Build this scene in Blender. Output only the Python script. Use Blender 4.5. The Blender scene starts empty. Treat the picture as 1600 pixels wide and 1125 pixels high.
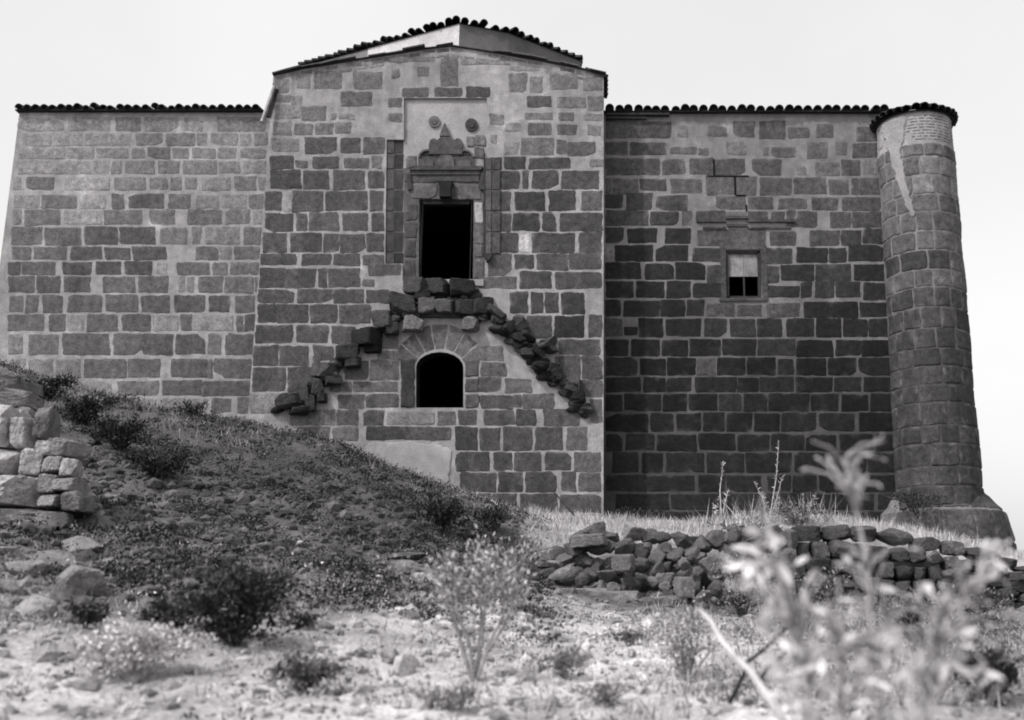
import bpy, math, random
import numpy as np
from mathutils import Vector, noise as mnoise
from mathutils.geometry import tessellate_polygon

random.seed(7)
R = random.Random(11)
scn = bpy.context.scene
COL = scn.collection

# ------------------------------------------------------------------ camera model
F, CX, CY = 1700.0, 945.0, 562.5
PITCH = math.atan(F / 7400.0)
SP, CP = math.sin(PITCH), math.cos(PITCH)

def P(px, py, Y):
    """point at distance Y in front of the camera that the photograph shows at (px, py)"""
    u, v = (px - CX) / F, (CY - py) / F
    t = Y / (CP - v * SP)
    return Vector((u * t, Y, (SP + v * CP) * t))

DB, DW = 26.0, 27.0            # planes of the centre bay and of the wings
KW, KH = 1.2, 1.5              # irradiance calibration (wall / ground)

def lin(T):
    return (max(T, 1) / 255.0) ** 2.2

def alb(T):
    return min(0.82, lin(T) / KW)

# ------------------------------------------------------------------ mesh helpers
class MB:
    def __init__(s):
        s.v, s.f, s.t = [], [], []
    def add(s, vs, fs, tone):
        o = len(s.v)
        s.v.extend([tuple(p) for p in vs])
        if isinstance(tone, (int, float)):
            s.t.extend([tone] * len(vs))
        else:
            s.t.extend(tone)
        s.f.extend([tuple(i + o for i in f) for f in fs])
    def box(s, a, b, tone):
        x0, y0, z0 = a; x1, y1, z1 = b
        vs = [(x0,y0,z0),(x1,y0,z0),(x1,y1,z0),(x0,y1,z0),(x0,y0,z1),(x1,y0,z1),(x1,y1,z1),(x0,y1,z1)]
        fs = [(0,3,2,1),(4,5,6,7),(0,1,5,4),(1,2,6,5),(2,3,7,6),(3,0,4,7)]
        s.add(vs, fs, tone)
    def prism(s, poly, y0, y1, tone, front=True):
        """polygon in x,z extruded from y0 (front) to y1"""
        n = len(poly)
        vs = [(x, y0, z) for x, z in poly] + [(x, y1, z) for x, z in poly]
        tri = tessellate_polygon([[Vector((x, z, 0)) for x, z in poly]])
        fs = ([tuple(t) for t in tri] if front else []) + [tuple(i + n for i in reversed(t)) for t in tri]
        fs += [(i, (i + 1) % n, n + (i + 1) % n, n + i) for i in range(n)]
        s.add(vs, fs, tone)
    def tube(s, pts, rad, n, tone):
        pts = [Vector(p) for p in pts]
        vs, fs = [], []
        for i, p in enumerate(pts):
            d = (pts[min(i + 1, len(pts) - 1)] - pts[max(i - 1, 0)]).normalized()
            a = d.cross(Vector((0.31, 0.2, 0.93)))
            if a.length < 1e-3: a = d.cross(Vector((1, 0, 0)))
            a.normalize(); b = d.cross(a)
            r = rad[i] if isinstance(rad, (list, tuple)) else rad
            for k in range(n):
                an = 2 * math.pi * k / n
                vs.append(p + a * (r * math.cos(an)) + b * (r * math.sin(an)))
        for i in range(len(pts) - 1):
            for k in range(n):
                fs.append((i*n+k, i*n+(k+1) % n, (i+1)*n+(k+1) % n, (i+1)*n+k))
        fs.append(tuple(reversed(range(n)))); fs.append(tuple((len(pts)-1)*n + k for k in range(n)))
        s.add(vs, fs, tone)
    def build(s, name, mat, parent=None, smooth=False, loc=None):
        me = bpy.data.meshes.new(name)
        vv = s.v
        if loc is not None:
            vv = [(x - loc[0], y - loc[1], z - loc[2]) for x, y, z in s.v]
        me.from_pydata(vv, [], s.f)
        at = me.attributes.new('tone', 'FLOAT', 'POINT')
        at.data.foreach_set('value', np.array(s.t, dtype=np.float32))
        if smooth:
            me.polygons.foreach_set('use_smooth', np.ones(len(me.polygons), dtype=bool))
        me.materials.append(mat)
        me.update()
        o = bpy.data.objects.new(name, me)
        COL.objects.link(o)
        if loc is not None: o.location = loc
        if parent is not None: o.parent = parent
        return o

def empty(name, loc=(0, 0, 0)):
    o = bpy.data.objects.new(name, None)
    COL.objects.link(o); o.location = loc
    o.empty_display_size = 0.3
    return o

def tag(o, label=None, cat=None, group=None, kind=None):
    if label: o['label'] = label
    if cat: o['category'] = cat
    if group: o['group'] = group
    if kind: o['kind'] = kind
    return o

# ------------------------------------------------------------------ materials
def material(name, rough=0.9, scale=9.0, amt=0.35, fine=70.0, famt=0.25, bump=0.3, bdist=0.02, tint=(1.02, 0.985, 1.0), streak=0.0, spots=0.0, lowdark=None):
    m = bpy.data.materials.new(name); m.use_nodes = True
    nt = m.node_tree; nt.nodes.clear()
    N = lambda t: nt.nodes.new(t)
    L = nt.links.new
    out = N('ShaderNodeOutputMaterial'); bs = N('ShaderNodeBsdfPrincipled')
    bs.inputs['Roughness'].default_value = rough
    bs.inputs['Specular IOR Level'].default_value = 0.15
    L(bs.outputs[0], out.inputs[0])
    geo = N('ShaderNodeNewGeometry')
    at = N('ShaderNodeAttribute'); at.attribute_name = 'tone'
    def noise(sc, det, rg=0.6, vec=None):
        n = N('ShaderNodeTexNoise'); n.inputs['Scale'].default_value = sc
        n.inputs['Detail'].default_value = det; n.inputs['Roughness'].default_value = rg
        L(vec or geo.outputs['Position'], n.inputs['Vector'])
        return n
    def mul(a, b):
        x = N('ShaderNodeMath'); x.operation = 'MULTIPLY'
        L(a, x.inputs[0]); L(b, x.inputs[1]); return x.outputs[0]
    def rng(src, lo, hi, f0=0.3, f1=0.7):
        r = N('ShaderNodeMapRange'); r.inputs['From Min'].default_value = f0; r.inputs['From Max'].default_value = f1
        r.inputs['To Min'].default_value = lo; r.inputs['To Max'].default_value = hi
        L(src, r.inputs['Value']); return r.outputs[0]
    n1 = noise(scale, 5); n2 = noise(fine, 3); n0 = noise(0.7, 3)
    v = mul(at.outputs['Fac'], rng(n1.outputs['Fac'], 1 - amt, 1 + amt))
    v = mul(v, rng(n2.outputs['Fac'], 1 - famt, 1 + famt))
    v = mul(v, rng(n0.outputs['Fac'], 0.78, 1.2))
    if streak:
        mp = N('ShaderNodeMapping'); mp.inputs['Scale'].default_value = (3.0, 3.0, 0.28)
        L(geo.outputs['Position'], mp.inputs['Vector'])
        n3 = noise(1.0, 4, 0.6, mp.outputs[0])
        v = mul(v, rng(n3.outputs['Fac'], 1 - streak, 1 + streak * 0.6))
    if streak:
        n5 = noise(1.1, 6, 0.68)
        v = mul(v, rng(n5.outputs['Fac'], 1.0, 1.55, 0.56, 0.74))
    if spots:
        n4 = noise(23.0, 2, 0.5)
        v = mul(v, rng(n4.outputs['Fac'], 1.0, 1.0 - spots, 0.62, 0.72))
    if lowdark:
        z0, z1, fd = lowdark
        sx = N('ShaderNodeSeparateXYZ'); L(geo.outputs['Position'], sx.inputs[0])
        nd = noise(0.45, 4)
        ad2 = N('ShaderNodeMath'); ad2.operation = 'MULTIPLY_ADD'; ad2.inputs[1].default_value = 4.0
        L(nd.outputs['Fac'], ad2.inputs[0]); L(sx.outputs[2], ad2.inputs[2])
        v = mul(v, rng(ad2.outputs[0], fd, 1.0, z0 + 2, z1 + 2))  # tone gets darker towards the bottom, with a noisy edge
    cmb = N('ShaderNodeCombineColor')
    for i, c in enumerate(tint):
        x = N('ShaderNodeMath'); x.operation = 'MULTIPLY'; x.inputs[1].default_value = c; x.use_clamp = True
        L(v, x.inputs[0]); L(x.outputs[0], cmb.inputs[i])
    L(cmb.outputs[0], bs.inputs['Base Color'])
    if bump:
        ad = N('ShaderNodeMath'); ad.operation = 'ADD'
        L(n1.outputs['Fac'], ad.inputs[0]); L(n2.outputs['Fac'], ad.inputs[1])
        bp = N('ShaderNodeBump'); bp.inputs['Strength'].default_value = bump; bp.inputs['Distance'].default_value = bdist
        L(ad.outputs[0], bp.inputs['Height']); L(bp.outputs[0], bs.inputs['Normal'])
    return m

M = {
 'ashlar': material('ashlar_stone', scale=7, amt=0.36, fine=34, famt=0.36, bump=0.5, bdist=.025, streak=0.22, spots=0.4),
 'mortar': material('lime_mortar', scale=4, amt=0.26, fine=34, famt=0.26, bump=0.6, streak=0.2, spots=0.3),
 'mortar_darker_low': material('low_dark_mortar', scale=4, amt=0.22, fine=38, famt=0.22, bump=0.5, streak=0.15, spots=0.3, lowdark=(5.2, 9.0, 0.33)),
 'tile': material('roof_tile', scale=7, amt=0.3, fine=60),
 'rock': material('rubble_rock', scale=6, amt=0.4, fine=40, famt=0.35, bump=0.6, bdist=0.03),
 'plaster': material('plaster', scale=3, amt=0.15, fine=35, famt=0.2, bump=0.3),
 'wood': material('weathered_wood', scale=6, amt=0.35, fine=50),
 'leaf': material('leaf', scale=14, amt=0.3, fine=50, famt=0.15, bump=0.0, rough=0.7),
 'stem': material('stem', scale=14, amt=0.3, fine=60, bump=0.1),
 'ground': material('dry_earth', scale=2.2, amt=0.25, fine=22, famt=0.28, bump=0.7, bdist=0.04),
 'grass': material('dry_grass', scale=5, amt=0.25, fine=30, famt=0.1, bump=0.0),
}

# ------------------------------------------------------------------ terrain
PXS = [-300, 0, 100, 230, 400, 560, 700, 780, 850, 943, 1100, 1200, 1300, 1420, 1560, 1800]
TER = {
 27.0: [540,590,612,645,668,715,765,785,798,806,815,815,815,822,858,900],
 22.5: [480,572,605,643,670,706,768,795,818,822,830,812,815,830,868,930],
 20.3: [560,640,665,690,715,750,800,825,838,840,842,820,825,840,872,935],
 19.6: [580,660,685,710,735,770,815,850,905,935,945,945,940,945,950,960],
 17.0: [660,735,755,775,800,830,865,895,930,955,965,968,965,965,965,970],
 14.0: [760,825,838,855,875,895,920,945,965,980,990,990,990,990,990,990],
 11.0: [880,930,940,950,965,980,995,1010,1020,1030,1035,1035,1035,1035,1035,1035],
 8.0:  [1060,1085,1090,1095,1105,1110,1115,1118,1120,1122,1124,1124,1124,1120,1115,1115],
}
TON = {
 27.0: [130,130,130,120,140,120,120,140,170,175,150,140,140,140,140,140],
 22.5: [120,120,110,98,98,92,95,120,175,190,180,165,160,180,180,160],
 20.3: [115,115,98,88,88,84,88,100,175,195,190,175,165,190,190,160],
 19.6: [115,115,95,88,88,84,88,80,55,50,52,60,120,120,120,120],  # low values behind the heap: shade of its gaps put into the soil tone
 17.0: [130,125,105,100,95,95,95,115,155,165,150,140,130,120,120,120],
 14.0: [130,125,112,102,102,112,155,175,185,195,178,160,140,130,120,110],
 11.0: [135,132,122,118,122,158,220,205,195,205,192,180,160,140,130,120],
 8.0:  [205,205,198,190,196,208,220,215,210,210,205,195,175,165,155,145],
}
LY, LX, LZ, LT = [], [], [], []
def line(Y, xs, zs, ts):
    LY.append(Y); LX.append(xs); LZ.append(zs); LT.append(ts)
for Y, z in ((-600, -30.0), (-20, -3.0), (0, -1.62), (5, -1.18)):
    line(Y, [-20, 20], [z, z], [165, 165])
for Y in sorted(TER):
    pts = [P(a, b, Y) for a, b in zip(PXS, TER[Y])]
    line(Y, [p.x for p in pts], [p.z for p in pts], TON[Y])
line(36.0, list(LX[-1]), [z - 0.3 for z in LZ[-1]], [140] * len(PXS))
line(90.0, [-60, 60], [-3, -5], [130, 130])
line(4000.0, [-60, 60], [-120, -120], [130, 130])

def ground_raw(x, y):
    i = 0
    while i < len(LY) - 2 and y > LY[i + 1]: i += 1
    t = min(1.0, max(0.0, (y - LY[i]) / (LY[i + 1] - LY[i])))
    z = (1 - t) * np.interp(x, LX[i], LZ[i]) + t * np.interp(x, LX[i + 1], LZ[i + 1])
    T = (1 - t) * np.interp(x, LX[i], LT[i]) + t * np.interp(x, LX[i + 1], LT[i + 1])
    return float(z), float(T)

def rough_noise(x, y):
    if y > 40 or y < 1 or abs(x) > 40: return 0.0
    a = mnoise.noise(Vector((x * 0.55, y * 0.55, 3.1))) * (0.22 if y < 13 else 0.13 + .09 * max(0, (15 - y) / 2 if y < 15 else 0))
    a += mnoise.noise(Vector((x * 1.7, y * 1.7, 8.1))) * 0.07
    b = mnoise.noise(Vector((x * 4.5, y * 4.5, 1.7)))
    a += (abs(b) - 0.2) * (0.06 if y < 11 or x > 0 else 0.12)
    a += mnoise.noise(Vector((x * 11, y * 11, 5.7))) * 0.022
    if y > 24.5: a *= max(0.25, 1 - (y - 24.5) / 1.5)
    return a

def gz(x, y):
    return ground_raw(x, y)[0] + rough_noise(x, y)

def G(px, py):
    """ground point under a pixel"""
    Y = 4.0
    while Y < 27:
        p = P(px, py, Y)
        if p.z <= gz(p.x, Y): return Vector((p.x, Y, gz(p.x, Y)))
        Y += 0.06
    p = P(px, py, 24); return Vector((p.x, 24, gz(p.x, 24)))

def build_ground():
    xs = list(np.arange(-21, 17.01, 0.13)); ys = list(np.arange(5, 24.5, 0.12)) + list(np.arange(24.6, 30, 0.4))
    g, st = [], 0.4
    x = 17.0
    while x < 4000: st *= 1.5; x += st; g.append(x)
    xl = [-21 - (a - 17) for a in g][::-1]
    X = xl + xs + g
    g2, y, st = [], 30.0, 0.6
    while y < 4000: st *= 1.5; y += st; g2.append(min(y, 4000))
    g3, y, st = [], 5.0, 0.3
    while y > -600: st *= 1.45; y -= st; g3.append(max(y, -600))
    Yv = g3[::-1] + ys + g2
    mb = MB(); nx = len(X)
    for yy in Yv:
        for xx in X:
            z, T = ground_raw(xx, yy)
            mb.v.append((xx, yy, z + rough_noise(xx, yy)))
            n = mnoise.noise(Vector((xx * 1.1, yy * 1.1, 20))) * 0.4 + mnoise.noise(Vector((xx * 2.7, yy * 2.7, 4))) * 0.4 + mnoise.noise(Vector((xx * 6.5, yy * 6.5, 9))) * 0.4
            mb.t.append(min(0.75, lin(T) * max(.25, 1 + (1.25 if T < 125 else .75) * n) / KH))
    for j in range(len(Yv) - 1):
        for i in range(nx - 1):
            mb.f.append((j*nx+i, j*nx+i+1, (j+1)*nx+i+1, (j+1)*nx+i))
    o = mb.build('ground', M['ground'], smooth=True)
    tag(o, 'dry earth slope rising to the foot of the stone building', 'ground', kind='structure')
build_ground()

# ------------------------------------------------------------------ masonry
def w2(px, py, D):
    p = P(px, py, D); return (p.x, p.z)

def panel(mb, outer, holes, D, thick, tone):
    """wall slab: front with real openings, reveals, back"""
    loops = [outer] + holes
    flat = [p for l in loops for p in l]
    n = len(flat)
    tri = tessellate_polygon([[Vector((x, z, 0)) for x, z in l] for l in loops])
    vs = [(x, D, z) for x, z in flat] + [(x, D + thick, z) for x, z in flat]
    fs = [tuple(t) for t in tri] + [tuple(i + n for i in t) for t in tri]
    o = 0
    for l in loops:
        k = len(l)
        fs += [(o+i, o+(i+1) % k, n+o+(i+1) % k, n+o+i) for i in range(k)]
        o += k
    mb.add(vs, fs, tone)

def stone_poly(mb, pts, place, tone, rng, proud=0.007, cr=0.045, jit=0.013, step=0.06):
    """one dressed stone; pts = corner polygon in metres, place(x, z, out) -> world"""
    n = len(pts); out = []
    cxm = sum(p[0] for p in pts) / n; czm = sum(p[1] for p in pts) / n
    for i in range(n):
        a, b, c = Vector(pts[i-1]), Vector(pts[i]), Vector(pts[(i+1) % n])
        l1, l2 = (a-b).length, (c-b).length
        r = min(cr * rng.uniform(0.35, 1.5), 0.42 * l1, 0.42 * l2)
        p0 = b + (a-b).normalized() * r; p1 = b + (c-b).normalized() * r
        for t in (0.0, 0.33, 0.67, 1.0):
            out.append((1-t)**2 * p0 + 2*t*(1-t) * b + t*t * p1)
        r2 = r; seg = l2 - 2 * r2
        k = int(seg / step)
        e = b + (c-b).normalized() * r
        e2 = c + (b-c).normalized() * r2
        for q in range(1, k):
            out.append(e.lerp(e2, q / k))
    s1, s2 = rng.uniform(0, 99), rng.uniform(0, 99)
    ring = []
    for p in out:
        d = Vector((p.x - cxm, p.y - czm)); L = d.length or 1
        j = mnoise.noise(Vector((p.x * 5, p.y * 5, s1))) * jit * 2.4 + mnoise.noise(Vector((p.x * 17, p.y * 17, s2))) * jit * 1.1 + rng.uniform(-jit, jit) * 0.45
        ring.append(p + d / L * j)
    m = len(ring)
    smear = (.9, .8, .55, .15)
    tx, tz = rng.uniform(-0.012, 0.012), rng.uniform(-0.012, 0.012)
    vs, ts = [], []
    for inset, o, tf in ((0.0, -0.012, 1.0), (0.004, proud * 0.5, 1.0), (0.022, proud, 1.0), (0.075, proud + 0.003, 1.0)):
        for p in ring:
            d = Vector((cxm - p.x, czm - p.y)); L = d.length or 1
            q = p + d / L * min(inset, L * 0.6)
            oo = o + ((q.x-cxm) * tx + (q.y-czm) * tz if o > 0 else 0)
            sm = max(0.0, mnoise.noise(Vector((p.x * 4, p.y * 4, s2 + 7))) * 1.5 - .1) * smear[len(vs) // m]
            vs.append(place(q.x, q.y, oo)); ts.append(tone * (1 - sm) + max(tone, alb(128 if tone > alb(62) else 84)) * sm)
    vs.append(place(cxm, czm, proud + 0.004)); ts.append(tone)
    fs = []
    for r in range(3):
        for i in range(m):
            fs.append((r*m+i, r*m+(i+1) % m, (r+1)*m+(i+1) % m, (r+1)*m+i))
    for i in range(m):
        fs.append((3*m+i, 3*m+(i+1) % m, 4*m))
    mb.add(vs, fs, ts)

def courses(mb, text, D, rng, adj=None, grow=0.9, **kw):
    place = lambda x, z, o: (x, D - o, z)
    for row in text.strip().splitlines():
        if not row.strip(): continue
        head, body = row.split('|')
        y0, y1 = (float(a) for a in head.split('-')) if head.strip() else (0, 0)
        for it in body.split():
            geo, T = it.split(':'); T = float(T)
            if '@' in geo:
                xr, yr = geo.split('@'); a, b = (float(q) for q in yr.split('-'))
            else:
                xr = geo; a, b = y0, y1
            x0, x1 = (float(q) for q in xr.split('-'))
            if adj: T = adj(x0, x1, a, b, T)
            j = lambda s: rng.uniform(-s, s)
            if T < 112:
                gx = lambda: grow * rng.choice((.2, .7, 1.0, 1.3, 1.9))
                x0 -= gx(); x1 += gx(); a -= gx() * .8; b += gx() * .8
            pts = [w2(x0 + j(.9), b + j(1.0), D), w2(x1 + j(.9), b + j(1.0), D), w2(x1 + j(.9), a + j(1.0), D), w2(x0 + j(.9), a + j(1.0), D)]
            # the odd chipped corner
            if rng.random() < 0.2 and x1 - x0 > 20:
                k = rng.randrange(4); A, B, C = Vector(pts[k-1]), Vector(pts[k]), Vector(pts[(k+1) % 4])
                f = rng.uniform(.12, .3); pts[k:k+1] = [tuple(B.lerp(A, f)), tuple(B.lerp(C, f))]
            stone_poly(mb, pts, place, alb(T * rng.uniform(.96, 1.04)), rng, **kw)

LEFT = '''
183-205|28-100:138 107-175:131 180-220:118 227-278:131 288-318:126 340-376:118 376-415:113
208-228|35-80:140 85-128:138 132-205:132 212-255:120 260-303:110 307-324:120 330-372:128 375-392:132 397-418:126
231-248|28-100:140 105-148:134 150-200:126 207-227:118 231-265:103 270-295:110 300-337:114 340-370:124 375-415:120
251-272|28-85:143 85-172:133 174-190:128 195-242:120 247-281:116 285-338:117 341-376:122 380-416:128
277-297|20-33:130 42-84:104 100-172:138 178-228:124 233-262:118 266-284:118 289-308:116 315-360:126 368-400:108 404-416:122
304-326|22-62:132 65-120:107 124-165:137 176-194:95 201-256:90 264-298:103 306-342:130 346-386:137 389-413:108
327-351|20-34:130 39-95:108 100-160:138 162-223:116 234-274:112 293-347:106 354-390:110 395-409:126
355-382|18-67:103 71-126:94 133-184:86 187-243:84 250-293:116 299-314:113 320-376:123 380-410:104
386-405|18-48:100 53-104:98 110-160:91 164-203:91 207-261:88 305-340:99 343-362:128 366-406:106
410-429|14-32:90 34-86:95 98-142:88 150-189:86 195-237:81 245-262:135 277-328:94 332-356:110 360-388:108 391-404:104
432-457|13-53:94 58-94:88 101-141:91 160-210:101 217-262:97 278-290:130 292-303:118 311-348:97 351-397:104 399-405:108
462-488|14-36:114 41-60:105 66-98:91 107-158:94 165-217:96 222-265:88 273-321:86 326-358:87 368-396:99
492-517|13-68:99 78-103:90 105-132:138 137-185:95 190-234:90 238-280:132 284-298:95 300-365:132 371-380:100 383-400:85
522-554|13-36:118 45-92:104 99-171:91 178-223:94 225-271:87 274-320:89 325-345:106 354-396:91
561-590|14-40:124 44-84:124 88-127:118 130-197:99 200-250:94 267-323:91 325-332:104 335-394:94
595-618|100-175:132 185-248:104 254-314:89 317-392:89
622-645|180-246:128 250-325:127 331-361:91 371-388:97
650-672|220-280:120 290-340:110 346-384:115
'''
BAY = '''
0-0|428-452@122-146:112 463-484@116-139:122 490-535@112-140:112 552-598@112-140:116 612-625@106-122:120 652-670@104-120:115 690-716@90-134:108
0-0|540-600@95-104:128 606-680@88-97:126 720-790@92-101:126 796-846@104-111:126
0-0|428-455@148-160:117 455-472@150-164:122 534-583@145-165:100 630-668@138-152:86 608-628@154-166:98
0-0|681-722@138-152:82 728-766@136-152:78
0-0|428-470@163-186:127 472-509@168-189:109 516-526@177-188:112 530-555@176-187:124 608-628@178-191:100
0-0|427-455@189-212:126 460-488@193-210:102 495-520@193-210:97 523-548@192-210:114
0-0|797-824@115-143:110 828-848@120-146:117 860-902@116-140:111 910-941@118-142:117
0-0|824-861@151-166:82 870-915@151-168:114 920-942@152-172:111
0-0|766-787@179-193:110 790-815@191-205:118 822-863@177-187:107 874-895@176-188:107 912-941@178-188:124
0-0|826-861@194-210:97 872-900@195-210:99 918-940@195-212:121
0-0|766-777@210-225:120 787-810@222-242:125 816-865@216-241:111 872-882@219-240:97 887-931@222-243:91
215-240|424-468@216-237:124 478-525:80 531-563:87 568-601:92
243-264|421-459:82 464-480@251-263:90 488-530@246-262:87 538-576@247-263:97 580-596:112 766-783@246-264:84 788-822@245-263:72 827-891@246-264:75 920-942@248-262:114
267-295|422-469:75 474-514:84 520-570:89 575-600:82 763-783:82 785-811:75 817-826:80 832-872:75 878-937:77
299-329|416-439:82 440-457:158 458-504:84 509-574:82 578-599:85 763-797:82 805-850:65 859-900:68 908-940:84
333-361|415-458:75 464-480:81 483-530:84 535-575:84 580-599:80 762-780:84 782-798:80 803-842:68 848-869:72 876-940:75
365-394|411-448:77 456-502:77 507-529:82 531-568:83 573-599:84 761-780:84 782-808:76 811-827:168 830-898:68 907-940:79
398-414|409-464:75 471-515:81 520-562:84 568-598:89 763-798@398-430:84 805-833@398-420:72 838-888@397-421:77 890-940@397-421:77
420-449|408-444:75 447-493:80 499-509:80 514-562:84 575-625@414-430:84 567-585@436-447:100 811-862@424-450:75 868-940@424-450:79 750-805@433-451:98
453-473|403-460:78 465-519:81 522-567:81 574-606:84 798-824@457-489:62 829-847@457-489:72 852-873@457-489:68 879-912@457-490:65
476-504|403-431:72 434-481:79 484-527:81 530-578:84 805-822@493-527:88 825-862@493-527:75 868-913@493-527:56 921-940@493-527:81
509-536|400-457:75 463-514:78 519-555:81 874-938@530-554:75
541-571|398-434:77 437-482:81 489-520@541-562:84 868-907@557-592:80 911-940@557-592:78
574-612|395-447:78 449-488:81 905-940@595-620:84
615-647|389-436:116 922-940@624-660:88
564-593|540-576:94 580-622:99
520-560|588-622@522-545:104 590-622@548-561:108
597-612|515-549:99 553-621:89
617-637|530-569:82 573-622:80
0-0|752-791@566-587:95 750-785@540-562:104 748-782@591-612:85 790-830@592-613:98 752-800@618-637:82 803-814@617-636:75 818-865@616-638:88
641-664|455-502:106 506-522:106 526-560:84 568-600:80 603-680@643-664:128 684-712:95 718-745:85 758-803:82 807-838:76 850-905:90
667-687|465-515:102 519-560:100 574-631:70 633-704:82 
668-703|713-745:65 750-780:75 788-831:84 836-879:78 886-916:92
707-735|712-765:75 773-798:70 803-845:79 853-893:75 898-938:88
738-768|722-775:75 780-816:66 822-870:75 878-900:76 906-938:86
772-800|740-766:80 770-808:78 812-870:80 874-938:82
804-830|700-760:80 765-830:78 836-890:80 895-938:80
'''
RIGHT = '''
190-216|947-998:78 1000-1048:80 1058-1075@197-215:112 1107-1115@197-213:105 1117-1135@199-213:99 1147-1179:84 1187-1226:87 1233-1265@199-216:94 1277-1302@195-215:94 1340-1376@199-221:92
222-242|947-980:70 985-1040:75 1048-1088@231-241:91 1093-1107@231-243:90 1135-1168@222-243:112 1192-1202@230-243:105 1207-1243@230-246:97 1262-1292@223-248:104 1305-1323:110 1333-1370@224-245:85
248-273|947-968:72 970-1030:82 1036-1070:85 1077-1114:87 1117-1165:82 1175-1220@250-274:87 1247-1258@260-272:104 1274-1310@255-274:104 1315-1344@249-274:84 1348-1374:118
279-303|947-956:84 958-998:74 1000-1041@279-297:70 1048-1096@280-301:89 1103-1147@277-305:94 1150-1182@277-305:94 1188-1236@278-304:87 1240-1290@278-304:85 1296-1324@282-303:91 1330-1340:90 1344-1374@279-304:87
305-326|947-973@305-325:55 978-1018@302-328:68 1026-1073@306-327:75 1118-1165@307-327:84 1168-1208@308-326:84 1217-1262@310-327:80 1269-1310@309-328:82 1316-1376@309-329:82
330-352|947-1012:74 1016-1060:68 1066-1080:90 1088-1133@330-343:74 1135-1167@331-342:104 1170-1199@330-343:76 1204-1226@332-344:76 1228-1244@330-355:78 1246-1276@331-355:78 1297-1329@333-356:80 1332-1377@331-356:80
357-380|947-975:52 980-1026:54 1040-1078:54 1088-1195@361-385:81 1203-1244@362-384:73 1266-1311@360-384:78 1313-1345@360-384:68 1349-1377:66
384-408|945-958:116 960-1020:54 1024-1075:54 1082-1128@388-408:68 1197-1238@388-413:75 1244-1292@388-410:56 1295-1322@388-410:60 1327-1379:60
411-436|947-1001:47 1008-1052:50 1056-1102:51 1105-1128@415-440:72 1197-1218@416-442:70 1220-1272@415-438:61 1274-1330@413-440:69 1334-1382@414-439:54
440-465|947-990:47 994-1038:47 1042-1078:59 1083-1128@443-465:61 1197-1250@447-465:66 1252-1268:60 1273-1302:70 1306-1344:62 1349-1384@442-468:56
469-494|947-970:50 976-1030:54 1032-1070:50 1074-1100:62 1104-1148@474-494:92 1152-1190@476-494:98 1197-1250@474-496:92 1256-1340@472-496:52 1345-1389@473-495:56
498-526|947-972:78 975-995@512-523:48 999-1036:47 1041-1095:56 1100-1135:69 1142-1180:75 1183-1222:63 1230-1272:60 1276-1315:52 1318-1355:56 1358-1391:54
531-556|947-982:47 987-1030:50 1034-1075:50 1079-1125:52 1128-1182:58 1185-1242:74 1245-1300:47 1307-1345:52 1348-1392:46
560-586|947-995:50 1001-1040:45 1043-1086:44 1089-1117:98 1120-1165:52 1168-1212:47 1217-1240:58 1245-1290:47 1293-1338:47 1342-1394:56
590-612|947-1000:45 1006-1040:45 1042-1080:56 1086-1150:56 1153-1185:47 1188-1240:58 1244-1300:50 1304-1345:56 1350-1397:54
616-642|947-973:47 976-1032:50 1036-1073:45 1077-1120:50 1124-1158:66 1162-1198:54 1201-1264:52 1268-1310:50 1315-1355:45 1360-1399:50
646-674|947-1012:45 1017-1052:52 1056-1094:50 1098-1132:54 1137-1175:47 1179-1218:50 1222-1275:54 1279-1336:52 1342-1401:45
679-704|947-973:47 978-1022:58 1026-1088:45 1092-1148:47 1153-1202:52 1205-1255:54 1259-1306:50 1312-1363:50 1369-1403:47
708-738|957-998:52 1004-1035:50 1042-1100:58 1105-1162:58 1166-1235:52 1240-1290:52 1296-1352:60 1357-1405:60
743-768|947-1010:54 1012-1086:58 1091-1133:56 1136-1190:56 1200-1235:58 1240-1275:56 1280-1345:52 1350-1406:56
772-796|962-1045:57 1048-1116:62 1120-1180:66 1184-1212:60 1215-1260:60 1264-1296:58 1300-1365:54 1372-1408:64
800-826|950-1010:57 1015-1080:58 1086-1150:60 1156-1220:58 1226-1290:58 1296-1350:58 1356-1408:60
'''

bld = empty('stone_building', P(686, 806, DB))
tag(bld, 'old ashlar stone building with gabled centre bay, ruined double stair and round corner tower', 'building')
BL = Vector(bld.location)
def part(mb, name, mat, parent=None, smooth=False):
    par = parent or bld
    o = mb.build(name, mat, None, smooth)
    if par is bld:
        o.parent = bld; o.matrix_parent_inverse.identity(); o.location = -BL
    else:
        o.parent = par            # part already sits at -BL relative to the building
    return o

ZB = 0.0      # underside of the walls, below every ground level
rngL, rngB, rngR = random.Random(1), random.Random(2), random.Random(3)

# left wing
xl = P(30, 180, DW).x; xbl = P(400, 640, DW).x + 0.6
ztl = P(200, 176, DW).z
mb = MB()
panel(mb, [(xl, ZB), (xbl, ZB), (xbl, ztl), (xl, ztl)], [], DW, 0.8, alb(152))
mb.prism([(xl, ZB), (xbl, ZB), (xbl, ztl - .004), (xl, ztl - .004)], DW + .79, DW + 8.5, alb(70), front=False)
wl = part(mb, 'wing_wall', M['mortar'])
mb = MB(); courses(mb, LEFT, DW, rngL, adj=lambda x0, x1, a, b, T: T)
part(mb, 'stonework', M['ashlar'], wl)

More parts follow.
